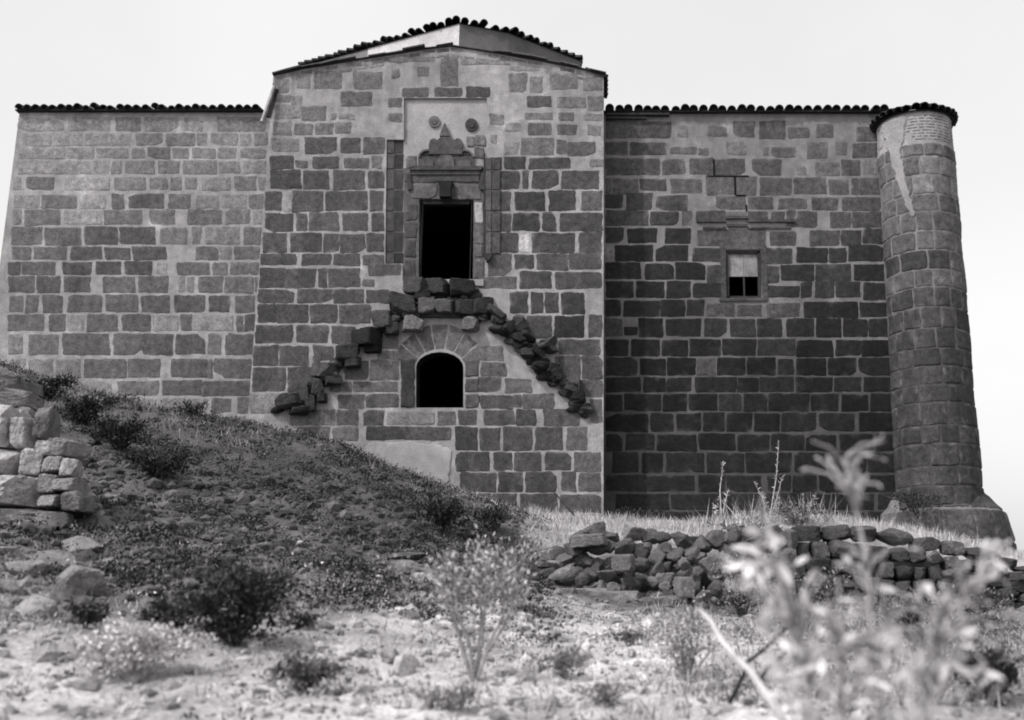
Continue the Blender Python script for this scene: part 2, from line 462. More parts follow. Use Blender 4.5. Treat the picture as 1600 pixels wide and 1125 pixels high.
# right wing
xr = P(1405, 760, DW).x + 0.9; xbr = -0.7
ztr = P(1150, 178, DW).z
win = [w2(1134, 466, DW), w2(1190, 466, DW), w2(1190, 391, DW), w2(1134, 391, DW)]
mb = MB()
panel(mb, [(xbr, ZB), (xr, ZB), (xr, ztr), (xbr, ztr)], [win], DW, 0.8, alb(128))
mb.prism([(xbr, ZB), (xr, ZB), (xr, ztr - .004), (xbr, ztr - .004)], DW + .79, DW + 8.5, alb(50), front=False)
wr = part(mb, 'wing_wall', M['mortar_darker_low'])
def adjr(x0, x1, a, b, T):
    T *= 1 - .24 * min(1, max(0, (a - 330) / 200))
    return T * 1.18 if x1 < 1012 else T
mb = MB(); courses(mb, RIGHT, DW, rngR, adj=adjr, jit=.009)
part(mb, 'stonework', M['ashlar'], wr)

# centre bay
gab = [(427,119),(470,109),(530,99),(600,88),(660,78),(705,73),(745,79),(800,88),(850,97),(900,107),(943,117)]
gw = [w2(a, b, DB) for a, b in gab]
xb0 = w2(427, 119, DB)[0]; xb1 = 0.0 - 0.03
gw[0] = (xb0, gw[0][1]); gw[-1] = (xb1, gw[-1][1])
outer = [(xb0, ZB), (xb1, ZB)] + gw[::-1]
niche = [w2(a, b, DB) for a, b in ((629,438),(757,438),(761,153),(631,153),(631,218),(604,218),(602,412),(629,412))]
archp = [(650,637),(724,637),(724,574)] + [(687 + 37*math.cos(t), 574 - 24*math.sin(t)) for t in np.linspace(0.25, math.pi - .25, 9)] + [(650,574)]
arch = [w2(a, b, DB) for a, b in archp]
mb = MB()
panel(mb, outer, [niche, arch], DB, .5, alb(150))
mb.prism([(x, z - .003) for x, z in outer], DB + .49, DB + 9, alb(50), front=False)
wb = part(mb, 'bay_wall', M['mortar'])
zc_ = P(690, 285, DB).z
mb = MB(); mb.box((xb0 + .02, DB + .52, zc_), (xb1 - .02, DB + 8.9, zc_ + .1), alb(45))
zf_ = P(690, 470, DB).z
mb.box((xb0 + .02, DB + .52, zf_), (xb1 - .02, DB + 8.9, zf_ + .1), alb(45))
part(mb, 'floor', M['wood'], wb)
mb = MB(); courses(mb, BAY, DB, rngB, grow=1.25)
# voussoirs and jambs of the arched opening
place = lambda x, z, o: (x, DB - o, z)
cxa, cya = 687, 590
angs = np.linspace(math.radians(22), math.radians(158), 8)
for i in range(7):
    a0, a1 = angs[i] + .015, angs[i+1] - .015
    def rr(a, k):
        return (cxa + k * math.cos(a) * 1.0, cya - k * math.sin(a))
    ins = 45; outr = 84 if i in (2, 3, 4) else 80
    q = [rr(a1, ins), rr(a0, ins), rr(a0, outr), rr(a1, outr)]
    stone_poly(mb, [w2(*p, DB) for p in q][::1], place, alb(100 + R.uniform(-6, 8)), rngB, cr=.03)
for q, T in ((( 626,560,648,636), 66), ((727,563,748,588), 84), ((727,592,748,612), 80), ((727,616,748,637), 78)):
    stone_poly(mb, [w2(q[0], q[3], DB), w2(q[2], q[3], DB), w2(q[2], q[1], DB), w2(q[0], q[1], DB)], place, alb(T), rngB, cr=.03, proud=.03)
part(mb, 'stonework', M['ashlar'], wb)
mb = MB()
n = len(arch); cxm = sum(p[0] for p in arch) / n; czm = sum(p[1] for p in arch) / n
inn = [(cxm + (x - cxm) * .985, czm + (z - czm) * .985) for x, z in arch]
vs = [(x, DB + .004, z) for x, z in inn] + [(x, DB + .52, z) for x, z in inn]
mb.add(vs, [(i, (i+1) % n, n + (i+1) % n, n + i) for i in range(n)], alb(42))  # added dark sheet: the reveal's shade is put into its tone
part(mb, 'reveal_shade', M['ashlar'], wb)
# rendered patch beside the mound
mb = MB()
pp = [(572,692),(640,690),(700,697),(708,715),(700,735),(702,752),(690,770),(600,770),(560,720)]
stone_poly(mb, [w2(a, b, DB) for a, b in pp][::-1], place, alb(158), rngB, proud=.022, cr=.12, jit=.03)
part(mb, 'plaster_patch', M['plaster'], wb)

# doorway: recessed panel, stepped jamb, carved frame
DN = DB + 0.075
door = [w2(a, b, DN) for a, b in ((654,437),(739,437),(740,311),(655,311))]
mb = MB()
xa, za = w2(594, 446, DN); xc, zc = w2(768, 140, DN)
panel(mb, [(xa, za), (xc, za), (xc, zc), (xa, zc)], [door], DN, 0.3, alb(150))
ds = part(mb, 'door_surround', M['plaster'])
mb = MB()
fr = [w2(a, b, DN) for a, b in ((631, 440), (757, 440), (757, 263), (631, 263))]
panel(mb, fr, [door], DN - .012, .03, alb(96))
part(mb, 'door_surround_stone', M['ashlar'], ds)
mb = MB()
pl = lambda x, z, o: (x, DN - o, z)
nich = '''
0-0|633-656@268-284:92 641-750@264-285:86 640-682@288-311:100 710-750@288-311:98
0-0|634-652@318-344:84 633-651@348-372:76 632-650@376-402:70 632-650@406-432:72
0-0|742-755@316-350:150 742-755@354-380:95 742-754@384-402:98 741-756@406-434:96
0-0|743-757@231-247:94 743-757@211-228:104 729-742@213-231:108
0-0|636-650@244-262:108
'''
courses(mb, nich, DN, rngB, proud=.03)
part(mb, 'stonework', M['ashlar'], ds)
# stepped left jamb
mb = MB()
for (x0, x1, d, T) in ((602, 616, .03, 80), (616, 630, .055, 62)):  # inner step darker: shade of the return put into its tone
    ys = [218, 240, 264, 296, 330, 362, 394, 412]
    for a, b in zip(ys[:-1], ys[1:]):
        A = w2(x0 + .3, b - 1, DB + d); B = w2(x1, a + 1, DB + d)
        mb.box((A[0], DB + d, A[1]), (B[0], DB + .2, B[1]), alb(T + R.uniform(-6, 6)))
part(mb, 'door_jamb', M['ashlar'], ds)
mb = MB()
ys = [247, 266, 297, 330, 363, 397]
for (x0, x1, d, T) in ((758, 768, .028, 92), (769, 782, .045, 80)):
    for a, b in zip(ys[:-1], ys[1:]):
        A = w2(x0, b - .7, DB); B = w2(x1, a + .7, DB)
        mb.box((A[0], DB - d, A[1]), (B[0], DB + .1, B[1]), alb(T + R.uniform(-5, 5)))
part(mb, 'door_jamb', M['ashlar'], ds)
# carved work over the door
mb = MB()
def relief(poly, out, T, base=DN):
    mb.prism([w2(a, b, base) for a, b in poly], base - out, base + .03, alb(T))
sh = lambda c, r, t0, t1, n, ky=1.0: [(c + r * math.cos(t), 249 - r * ky * math.sin(t)) for t in np.linspace(t0, t1, n)]
relief([(654, 263), (741, 263)] + sh(727, 14, 0, math.pi * .62, 9) + sh(668, 14, math.pi * .38, math.pi, 9), .05, 82)
relief([(671,243),(723,243),(724,226),(721,220),(715,218),(711,221),(704,216),(690,216),(684,221),(679,218),(673,221),(671,228)], .095, 80)
relief([(688,215),(690,207),(693,200),(696,194),(699,200),(702,207),(704,215)], .11, 90)
for c, t0, t1 in ((668, .15, .95), (727, .05, .85)):
    o_ = sh(c, 14, math.pi * t0, math.pi * t1, 10); i_ = sh(c, 11.3, math.pi * t0, math.pi * t1, 10)
    for k in range(9):
        relief([i_[k], o_[k], o_[k+1], i_[k+1]], .085 + .003 * (k % 2), 92)
    relief(sh(c, 11, math.pi * .12, math.pi * .88, 10), .056, 52)  # dark half-disc: shadow and dirt of a hollow put into the tone
    relief([(c - 10, 262), (c + 10, 262), (c + 9, 252), (c - 9, 252)], .075, 92)
relief([(685,262),(710,262),(710,250),(706,245),(697,243),(689,245),(685,250)], .085, 94)
relief([(656,264),(739,264),(739,262.4),(656,262.4)], .09, 70)
part(mb, 'carved_crest', M['rock'], ds)
mb = MB()
relief([(641,268),(752,268),(755,262),(645,262)], .12, 80)
relief([(644,274),(750,274),(751,268),(643,268)], .07, 88)
relief([(638,298),(644,298),(643,282),(642.5,270),(637,274)], .09, 70)
relief([(752.5,270),(751,284),(751,298),(757,298),(758,274)], .09, 70)
part(mb, 'cornice', M['rock'], ds)
mb = MB()
relief([(688,311),(706,311),(706,296),(709,287),(685,287),(688,296)], .20, 46)
part(mb, 'keystone', M['rock'], ds)
for (cx, cy, r, T) in ((679, 191, 9, 98), (737, 196, 10, 70)):
    mb = MB(); relief([(cx + r * math.cos(t), cy + r * math.sin(t)) for t in np.linspace(0, 2 * math.pi, 20)[:-1]], .05, T)
    relief([(cx + r * .55 * math.cos(t), cy + r * .55 * math.sin(t)) for t in np.linspace(0, 2 * math.pi, 12)[:-1]], .07, T * .9)
    part(mb, 'rosette', M['rock'], ds)
mb = MB()
relief([(754,398),(770,398),(766,408),(761,411)], .12, 58, DB)
mb.tube([P(757, 240, DB - .02), P(757, 399, DB - .02)], .025, 6, alb(60))
part(mb, 'bracket', M['rock'], ds)
mb = MB()
for q in ((656,312,660,437),(733,312,738,437),(660,312,733,318)):
    A = w2(q[0], q[3], DN); B = w2(q[2], q[1], DN)
    mb.box((A[0], DN + .03, A[1]), (B[0], DN + .2, B[1]), alb(46))
part(mb, 'door_frame', M['wood'], ds)
mb = MB()
A = w2(640, 447, DB); B = w2(756, 437, DB)
mb.box((A[0], DB - .04, A[1]), (B[0], DB + .7, B[1]), alb(150))
part(mb, 'door_sill', M['plaster'], ds)

# window of the right wing
mb = MB()
for q in ((1134,391,1138,466),(1186,391,1190,466),(1138,391,1186,395),(1138,462,1186,466)):
    A = w2(q[0], q[3], DW); B = w2(q[2], q[1], DW)
    mb.box((A[0], DW + .03, A[1]), (B[0], DW + .17, B[1]), alb(58))
wn = part(mb, 'window', M['wood'])
mb = MB()
for x0, x1, T in ((1139, 1161, 132), (1162.5, 1186, 126)):
    A = w2(x0, 432, DW + .1); B = w2(x1, 396, DW + .1)
    mb.box((A[0], DW + .10, A[1]), (B[0], DW + .13, B[1]), alb(T))
part(mb, 'shutter', M['wood'], wn)
mb = MB()
A = w2(1162, 463, DW + .1); B = w2(1163.4, 432, DW + .1)
mb.box((A[0], DW + .11, A[1]), (B[0], DW + .14, B[1]), alb(60))
part(mb, 'mullion', M['wood'], wn)
mb = MB()
for q, T, o in (((1127,384,1133,470), 74, .02), ((1191,384,1197,470), 76, .02), ((1133,385,1191,390), 84, .03), ((1124,467,1198,471), 74, .04)):
    A = w2(q[0], q[3], DW); B = w2(q[2], q[1], DW)
    mb.box((A[0], DW - o, A[1]), (B[0], DW + .05, B[1]), alb(T))
part(mb, 'surround', M['ashlar'], wn)
mb = MB()
for q, o in (((1088,344,1134,348), .07), ((1134,339,1168,343), .09), ((1168,344,1242,348), .07), ((1098,355,1134,358), .05), ((1136,351,1168,355), .06), ((1168,355,1235,358), .05)):
    A = w2(q[0], q[3], DW); B = w2(q[2], q[1], DW)
    mb.box((A[0], DW - o, A[1]), (B[0], DW + .05, B[1]), alb(74))
part(mb, 'hood_mould', M['ashlar'], wn)
# open joints of the cracked stonework above the window
mb = MB()
for q in ((1114.5,249,1116.5,275),(1104,274.5,1170,276.5),(1147.5,277,1149.5,305),(1150,304.5,1166,306.5),(1165,320,1167,330)):
    A = w2(q[0], q[3], DW); B = w2(q[2], q[1], DW)
    mb.box((A[0], DW - .022, A[1]), (B[0], DW + .02, B[1]), alb(28))
part(mb, 'open_joint', M['rock'], wr)

# ------------------------------------------------------------------ round corner tower
TC = Vector((8.15, 26.6)); 
def trad(z, a=None):
    r = 0.955 + 0.06 * max(0, (11.0 - z)) / 8.0
    if a is not None: r += .035 * mnoise.noise(Vector((math.sin(a) * 1.3, math.cos(a) * 1.3, z * 1.1))) + .012 * mnoise.noise(Vector((math.sin(a) * 4, math.cos(a) * 4, z * 4)))
    return r
zt = P(1440, 173, TC.y - .95).z
def tz(py): return P(1440, py, TC.y - .96).z
mb = MB()
nseg, vs, fs, ts = 120, [], [], []
zl = list(np.linspace(0.5, zt, 110))
for z in zl:
    for k in range(nseg):
        a = 2 * math.pi * k / nseg
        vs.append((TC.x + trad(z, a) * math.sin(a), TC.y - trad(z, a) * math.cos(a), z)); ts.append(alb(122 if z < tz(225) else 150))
for j in range(len(zl) - 1):
    for k in range(nseg):
        fs.append((j*nseg+k, j*nseg+(k+1) % nseg, (j+1)*nseg+(k+1) % nseg, (j+1)*nseg+k))
fs.append(tuple((len(zl)-1)*nseg + k for k in range(nseg)))
mb.add(vs, fs, ts)
tw = part(mb, 'corner_tower', M['mortar_darker_low'], smooth=True)
def tplace(s, z, o):
    a = s / 0.98; r = trad(z, a) + o
    return (TC.x + r * math.sin(a), TC.y - r * math.cos(a), z)
mb = MB(); rt = random.Random(21)
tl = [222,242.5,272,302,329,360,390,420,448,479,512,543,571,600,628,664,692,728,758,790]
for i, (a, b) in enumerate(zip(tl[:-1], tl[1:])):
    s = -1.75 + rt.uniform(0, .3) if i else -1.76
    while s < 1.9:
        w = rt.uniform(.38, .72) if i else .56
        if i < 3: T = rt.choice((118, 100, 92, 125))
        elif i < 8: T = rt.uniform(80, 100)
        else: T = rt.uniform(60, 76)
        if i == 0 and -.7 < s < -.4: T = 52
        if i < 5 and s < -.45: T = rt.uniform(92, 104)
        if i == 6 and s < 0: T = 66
        g = .022
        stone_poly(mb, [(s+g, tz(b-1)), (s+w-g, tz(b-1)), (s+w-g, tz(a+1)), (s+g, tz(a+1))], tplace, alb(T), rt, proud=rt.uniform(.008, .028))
        s += w
for k in range(9):           # thin slate courses under the eaves
    a = 178 + k * 4.6
    s = -1.5 + rt.uniform(0, .2)
    while s < 1.8:
        w = rt.uniform(.12, .34)
        if s > -.5 or rt.random() < .3:
            stone_poly(mb, [(s, tz(a+2.3)), (s+w-.04, tz(a+2.3)), (s+w-.04, tz(a+.6)), (s, tz(a+.6))], tplace, alb(rt.uniform(92, 128)), rt, proud=.006, cr=.015, jit=.003)
        s += w
part(mb, 'stonework', M['ashlar'], tw)
# pale render still clinging to the tower's left shoulder
mb = MB()
LB = [(176,-1.3),(200,-1.2),(215,-1.1),(230,-1.0),(250,-.92),(270,-.84),(290,-.75),(310,-.66),(325,-.58),(338,-.5)]
RB = [(176,-.40),(200,-.5),(215,-.56),(230,-.66),(250,-.62),(270,-.58),(290,-.54),(310,-.46),(325,-.42),(338,-.44)]
nz, ns_ = 60, 14
vs, fs = [], []
for a in range(nz + 1):
    py = 176 + 162 * a / nz
    l = np.interp(py, *zip(*LB)) + mnoise.noise(Vector((py * .09, 1, 0))) * .09 + rt.uniform(-.015, .015)
    r = np.interp(py, *zip(*RB)) + mnoise.noise(Vector((py * .11, 5, 0))) * .10 + rt.uniform(-.015, .015)
    for b in range(ns_ + 1):
        e = 0.0 if b in (0, ns_) or a in (0, nz) else .038 + .008 * mnoise.noise(Vector((py * .2, b * .9, 3)))
        vs.append(tplace(l + (r - l) * b / ns_, tz(py), e))
for a in range(nz):
    for b in range(ns_):
        fs.append((a*(ns_+1)+b, (a+1)*(ns_+1)+b, (a+1)*(ns_+1)+b+1, a*(ns_+1)+b+1))
mb.add(vs, fs, alb(140))
part(mb, 'plaster_patch', M['plaster'], tw)
# battered plinth
mb = MB()
vs, fs, ts = [], [], []
prof = [(1.0, tz(752)), (1.10, tz(765)), (1.30, tz(785)), (1.48, tz(797)), (1.56, tz(815)), (1.62, tz(860)), (1.66, 0.2)]
prof = [(float(np.interp(q, range(len(prof)), [p[0] for p in prof])), float(np.interp(q, range(len(prof)), [p[1] for p in prof]))) for q in np.linspace(0, len(prof) - 1, 31)]
def pn(a, z): return .05 * mnoise.noise(Vector((math.sin(a) * 2.2, math.cos(a) * 2.2, z * 1.6))) + .03 * mnoise.noise(Vector((math.sin(a) * 6, math.cos(a) * 6, z * 5)))
for r, z in prof:
    for k in range(nseg):
        a = 2 * math.pi * k / nseg
        rn = r + pn(a, z); vs.append((TC.x + .12 + rn * math.sin(a), TC.y + .35 - rn * math.cos(a), z)); ts.append(alb(112))
for j in range(len(prof) - 1):
    for k in range(nseg):
        fs.append((j*nseg+k, j*nseg+(k+1) % nseg, (j+1)*nseg+(k+1) % nseg, (j+1)*nseg+k))
mb.add(vs, fs, ts)
def pplace(s, z, o):
    zz = [q[1] for q in prof][::-1]; rr_ = [q[0] for q in prof][::-1]
    a = s / 1.5; r = float(np.interp(z, zz, rr_)) + o + pn(a, z)
    return (TC.x + .12 + r * math.sin(a), TC.y + .35 - r * math.cos(a), z)
s = -1.6
while s < 2.2:
    w = rt.uniform(.5, .8)
    for a, b in ((796, 842), (845, 880)):
        stone_poly(mb, [(s+.02, tz(b)), (s+w-.02, tz(b)), (s+w-.02, tz(a)), (s+.02, tz(a))], pplace, alb(rt.uniform(70, 90)), rt, proud=.03)
    stone_poly(mb, [(s+.02, tz(792)), (s+w-.02, tz(792)), (s+w-.02, tz(768)), (s+.02, tz(768))], pplace, alb(rt.uniform(66, 80)), rt, proud=.03)
    s += w
part(mb, 'plinth', M['ashlar'], tw)

# ------------------------------------------------------------------ roofs
def half_tile(mb, p0, p1, up, r, tone, n=7, cap=True):
    p0, p1, up = Vector(p0), Vector(p1), Vector(up).normalized()
    d = (p1 - p0).normalized(); side = d.cross(up).normalized(); up = side.cross(d)
    vs = []
    for p in (p0, p1):
        for rad in (r, r - .018):
            for k in range(n):
                a = math.pi * k / (n - 1)
                vs.append(p + side * (rad * math.cos(a)) + up * (rad * math.sin(a) * 1.05))
    fs = []
    for k in range(n - 1):
        fs += [(k, k+1, 2*n+k+1, 2*n+k), (n+k, 3*n+k, 3*n+k+1, n+k+1), (k, n+k, n+k+1, k+1)]
    mb.add(vs, fs, tone)

rr2 = random.Random(5)
def wing_roof(x0, x1, zt_, pitch, name):
    mb = MB()
    mb.box((x0 - .05, DW - .14, zt_), (x1, DW + 8.7, zt_ + .035), alb(52))
    sl = math.tan(math.radians(9))
    x = x0 + pitch * .4
    while x < x1 - .02:
        dz = rr2.uniform(-.015, .025); dx = rr2.uniform(-.02, .02); ov = rr2.uniform(-.03, .05)
        if rr2.random() < .07: dz += .05
        T = rr2.uniform(48, 66)
        a = (x + dx, DW - .22 - ov, zt_ + .02 + dz); b = (x + dx * .3, DW + .35, zt_ + .04 + dz + .5 * sl)
        half_tile(mb, a, b, (0, 0, 1), pitch * .47, alb(T))
        half_tile(mb, (b[0], b[1] - .1, b[2] - .01), (x, DW + 8.5, zt_ + .05 + 8.6 * sl * .3), (0, 0, 1), pitch * .44, alb(T))
        # mortar bedding that closes the tile's mouth
        n = 6; rd = pitch * .40
        vs = [(a[0], a[1] + .10, a[2] + .002)] + [(a[0] + rd * math.cos(math.pi * k / n), a[1] + .10, a[2] + rd * .9 * math.sin(math.pi * k / n)) for k in range(n + 1)]
        mb.add(vs, [(0, k + 1, k + 2) for k in range(n)], alb(44))
        x += pitch * rr2.uniform(.94, 1.06)
    return part(mb, name, M['tile'])
wing_roof(xl, P(412, 170, DW).x, ztl, .225, 'tiled_roof')
wing_roof(0.02, P(1378, 178, DW).x + .1, ztr, .255, 'tiled_roof')
# dark stepped ledge under the right wing's eaves beside the bay
mb = MB()
for q, o in (((946,180,1045,183), .16), ((946,184,1010,188), .11)):
    A = w2(q[0], q[3], DW); B = w2(q[2], q[1], DW)
    mb.box((A[0] + .03, DW - o, A[1]), (B[0], DW + .05, B[1]), alb(66))
part(mb, 'eaves_ledge', M['wood'])

# tower roof: low cone with a ring of tile ends
mb = MB()
n = 60; er = 1.04
vs = [(TC.x + er * math.sin(2*math.pi*k/n), TC.y - er * math.cos(2*math.pi*k/n), zt + .0) for k in range(n)] + [(TC.x, TC.y, zt + .42), (TC.x, TC.y, zt)]
mb.add(vs, [(k, (k+1) % n, n) for k in range(n)] + [((k+1) % n, k, n + 1) for k in range(n)], alb(48))
k = 0
nt_ = 30
for k in range(nt_):
    a = 2 * math.pi * (k + rr2.uniform(-.15, .15)) / nt_
    dz = rr2.uniform(0, .04)
    p0 = (TC.x + (er + .05) * math.sin(a), TC.y - (er + .05) * math.cos(a), zt + .005 + dz)
    p1 = (TC.x + .25 * math.sin(a), TC.y - .25 * math.cos(a), zt + .36)
    half_tile(mb, p0, p1, (0, 0, 1), .125, alb(rr2.uniform(44, 58)))
part(mb, 'tiled_roof', M['tile'], tw)

# gable roof over the bay
mb = MB()
for (a, b) in zip(gw[:-1], gw[1:]):
    d = Vector((b[0]-a[0], 0, b[1]-a[1])); L = d.length
    nrm = Vector((-d.z, 0, d.x)).normalized()
    A = Vector((a[0], 0, a[1])); B = Vector((b[0], 0, b[1]))
    vs = []
    for yy in (DB - .07, DB + 9.1):
        for q, h in ((A, .004), (B, .004), (B, .03), (A, .03)):
            p = q + nrm * h; vs.append((p.x, yy, p.z))
    mb.add(vs, [(0,1,2,3), (4,7,6,5), (0,4,5,1), (2,6,7,3), (0,3,7,4), (1,5,6,2)], alb(60))
    k = max(1, int(L / .34))
    for i in range(k):
        p = A.lerp(B, i / k); q = A.lerp(B, (i + 1.15) / k)
        o1, o2 = rr2.uniform(.0, .045), rr2.uniform(.01, .05)
        y = DB - .06 + rr2.uniform(-.04, .05)
        if rr2.random() < .12: continue
        half_tile(mb, (p.x, y, p.z + o1), (q.x, y, q.z + o2), (0, 0, 1), rr2.uniform(.04, .085), alb(rr2.uniform(50, 100)))
        half_tile(mb, (p.x, y + .22, p.z + o1), (q.x, y + .22, q.z + o2), (0, 0, 1), .06, alb(52))
# eaves tiles down the bay's right-hand edge
for i in range(5):
    half_tile(mb, (xb1 + .08, DB + .05 + i * .25, gw[-1][1] - .10), (xb1 - .5, DB + .05 + i * .25, gw[-1][1] + .12), (0, 0, 1), .12, alb(46))
part(mb, 'gable_roof', M['tile'])
# rubble course below the verge
mb = MB()
for (a, b) in zip(gw[:-1], gw[1:]):
    k = max(1, int((b[0]-a[0]) / .30))
    for i in range(k):
        p = Vector(a).lerp(Vector(b), i / k); q = Vector(a).lerp(Vector(b), (i + .9) / k)
        h = rr2.uniform(.06, .12); off = rr2.uniform(.02, .06)
        if rr2.random() < .8:
            stone_poly(mb, [(p.x, p.y - off - h), (q.x, q.y - off - h), (q.x, q.y - off), (p.x, p.y - off)], place, alb(rr2.uniform(98, 140)), rr2, cr=.03)
        if rr2.random() < .6:
            stone_poly(mb, [(p.x, p.y - .28), (q.x, q.y - .28), (q.x, q.y - .2), (p.x, p.y - .2)], place, alb(rr2.uniform(108, 140)), rr2, cr=.03)
part(mb, 'rubble_course', M['ashlar'], wb)

# drum behind the gable
ze = P(718, 36, 28.2).z
dv = []
def at_z(px, py, z):          # the point of height z that shows at (px, py)
    p = P(px, py, 1.0); k = z / p.z
    return Vector((p.x * k, k))
front = [at_z(466, 106, ze), at_z(575, 76, ze), at_z(718, 37, ze), at_z(795, 52, ze), at_z(908, 96, ze)]
cx_ = sum(p.x for p in front) / 5; 
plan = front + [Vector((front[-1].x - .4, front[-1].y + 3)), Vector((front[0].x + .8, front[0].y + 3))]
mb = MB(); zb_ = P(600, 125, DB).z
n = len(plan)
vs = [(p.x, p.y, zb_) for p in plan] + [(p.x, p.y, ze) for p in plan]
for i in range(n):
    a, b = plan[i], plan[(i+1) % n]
    mb.add([(a.x, a.y, zb_), (b.x, b.y, zb_), (b.x, b.y, ze), (a.x, a.y, ze)], [(0, 1, 2, 3)], alb(200 if i == 1 else 120 if i == 0 else 104))  # right-hand faces darker: their shade is put into the tone
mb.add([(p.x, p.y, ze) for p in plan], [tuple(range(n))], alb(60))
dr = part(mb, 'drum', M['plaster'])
mb = MB()
ap = Vector((cx_, front[2].y + 3.2, ze + .55))
for i in range(n):
    a, b = plan[i], plan[(i+1) % n]
    cen = Vector((cx_, front[2].y + 2.8))
    A = a + (a - cen).normalized() * .06; B = b + (b - cen).normalized() * .06
    mb.add([(A.x, A.y, ze + .004), (B.x, B.y, ze + .004), tuple(ap), (cx_, ap.y, ze + .004)], [(0,1,2), (1,0,3)], alb(52))
    if i > 3: continue
    L = (B - A).length; k = max(2, int(L / .25))
    for q in range(k):
        p = A.lerp(B, (q + .5 + rr2.uniform(-.12, .12)) / k); o = (p - cen).normalized()
        dz = rr2.choice((0, .02, .04, .09)) + rr2.uniform(-.02, .02)
        half_tile(mb, (p.x + o.x * rr2.uniform(.01, .08), p.y + o.y * .05, ze + .01 + dz), (p.x * .4 + ap.x * .6, p.y * .4 + ap.y * .6, ze + .36), (0, 0, 1), .115, alb(rr2.uniform(46, 62)))
part(mb, 'tiled_roof', M['tile'], dr)

# wooden spout hanging from the corner of the bay roof
mb = MB()
a, b = P(429, 135, DB - .1), P(409, 190, DB - .25)
mb.tube([a, b], .045, 4, alb(150))
mb.tube([P(432, 140, DB + .02), P(419, 183, DB + .02)], .085, 4, alb(58))
part(mb, 'roof_spout', M['wood'])

# ------------------------------------------------------------------ rocks
def ico(sub):
    import bmesh
    bm = bmesh.new(); bmesh.ops.create_icosphere(bm, subdivisions=sub, radius=1)
    v = [tuple(p.co) for p in bm.verts]; f = [tuple(q.index for q in p.verts) for p in bm.faces]
    bm.free(); return np.array(v), f
ICO = {s: ico(s) for s in (1, 2, 3, 4)}

def rock_vf(rng, sub=3, flat=12, lo=.62, hi=.95, box=False):
    v, f = ICO[sub]
    n = []; d = []
    if box:
        for ax in ((1,0,0),(-1,0,0),(0,1,0),(0,-1,0),(0,0,1),(0,0,-1)):
            q = np.array(ax, float) + np.array([rng.uniform(-.11, .11) for _ in range(3)]); n.append(q / np.linalg.norm(q)); d.append(rng.uniform(.68, .78))
        flat = 6; lo = .78; hi = 1.05
    for _ in range(flat):
        q = np.array([rng.gauss(0, 1) for _ in range(3)]); n.append(q / np.linalg.norm(q)); d.append(rng.uniform(lo, hi))
    n = np.array(n); d = np.array(d)
    dots = v @ n.T
    with np.errstate(divide='ignore', invalid='ignore'):
        r = np.where(dots > .05, d / np.maximum(dots, .05), 9.0).min(axis=1)
    r = np.minimum(r, 1.5 if box else 1.15)
    s = rng.uniform(0, 50)
    out = []
    for p, k in zip(v, r):
        q = p * k
        k2 = 1 + (.02 if box else .05) * mnoise.noise(Vector((q[0]*2.5 + s, q[1]*2.5, q[2]*2.5))) + .035 * mnoise.noise(Vector((q[0]*6 + s, q[1]*6, q[2]*6)))
        out.append(q * k2)
    return np.array(out), f

def add_rock(mb, c, dims, T, rng, rot=None, **kw):
    v, f = rock_vf(rng, **kw)
    v = v * np.array(dims) * .5
    a = rng.uniform(-.35, .35) if rot is None else rot
    b = rng.uniform(-.5, .5)
    ca, sa, cb, sb = math.cos(a), math.sin(a), math.cos(b), math.sin(b)
    v = v @ np.array([[ca, 0, -sa], [0, 1, 0], [sa, 0, ca]]) @ np.array([[cb, -sb, 0], [sb, cb, 0], [0, 0, 1]])
    v = v + np.array(c)
    mb.add(v.tolist(), f, alb(T))

# ruined double stair: broken step stones still keyed into the bay
rs = random.Random(31)
stair = MB()
backing = [(627,520),(752,520),(752,500),(812,565),(868,610),(905,640),(905,632),(800,540),(752,470),(650,466),(600,500)]
LFL = [(437,613,475,640,60),(463,590,486,640,62),(484,592,502,622,66),(490,566,528,594,72),(524,536,560,568,64),(552,512,592,544,48),(583,482,616,517,66),(607,456,650,492,62),(630,431,668,464,58)]
TOP = [(664,432,702,464,56),(700,436,742,466,52),(650,464,682,494,82),(680,466,712,494,84),(708,466,740,496,64),(738,462,772,496,50)]
MID = [(627,492,660,522,100),(724,494,751,520,112)]
RFL = [(752,478,796,498,72),(768,494,798,522,48),(780,500,806,532,46),(796,494,830,520,56),(800,518,836,546,46),(812,540,850,566,50),(828,526,872,554,66),(830,560,862,588,44),(854,566,884,600,46),(872,590,906,616,60),(888,606,920,638,46)]
stair_root = MB()
# masonry core that carries the stones
stair_root.prism([w2(a, b, DB) for a, b in ((655,497),(745,497),(745,468),(655,468))], DB - .10, DB + .05, alb(70))
st = part(stair_root, 'ruined_stair', M['rock'])
core = MB()
def rubble_line(pl_, n, spread):
    for _ in range(n):
        k = rs.randrange(len(pl_) - 1); t = rs.random()
        a = pl_[k][0] + (pl_[k+1][0] - pl_[k][0]) * t; b = pl_[k][1] + (pl_[k+1][1] - pl_[k][1]) * t
        c = P(a + rs.gauss(0, spread * .5), b + abs(rs.gauss(0, spread)), DB)
        s_ = rs.uniform(.12, .3)
        add_rock(core, (c.x, DB - rs.uniform(-.02, .12), c.z), (s_ * 1.3, s_, s_ * .8), rs.choice((44, 52, 60, 72, 96)), rs, sub=2, flat=9)
rubble_line([(448,632),(500,588),(545,552),(600,505),(640,470)], 70, 7)
rubble_line([(742,472),(800,520),(850,570),(915,636)], 110, 9)
rubble_line([(655,452),(745,456)], 26, 10)
part(core, 'rubble_core', M['rock'], st)
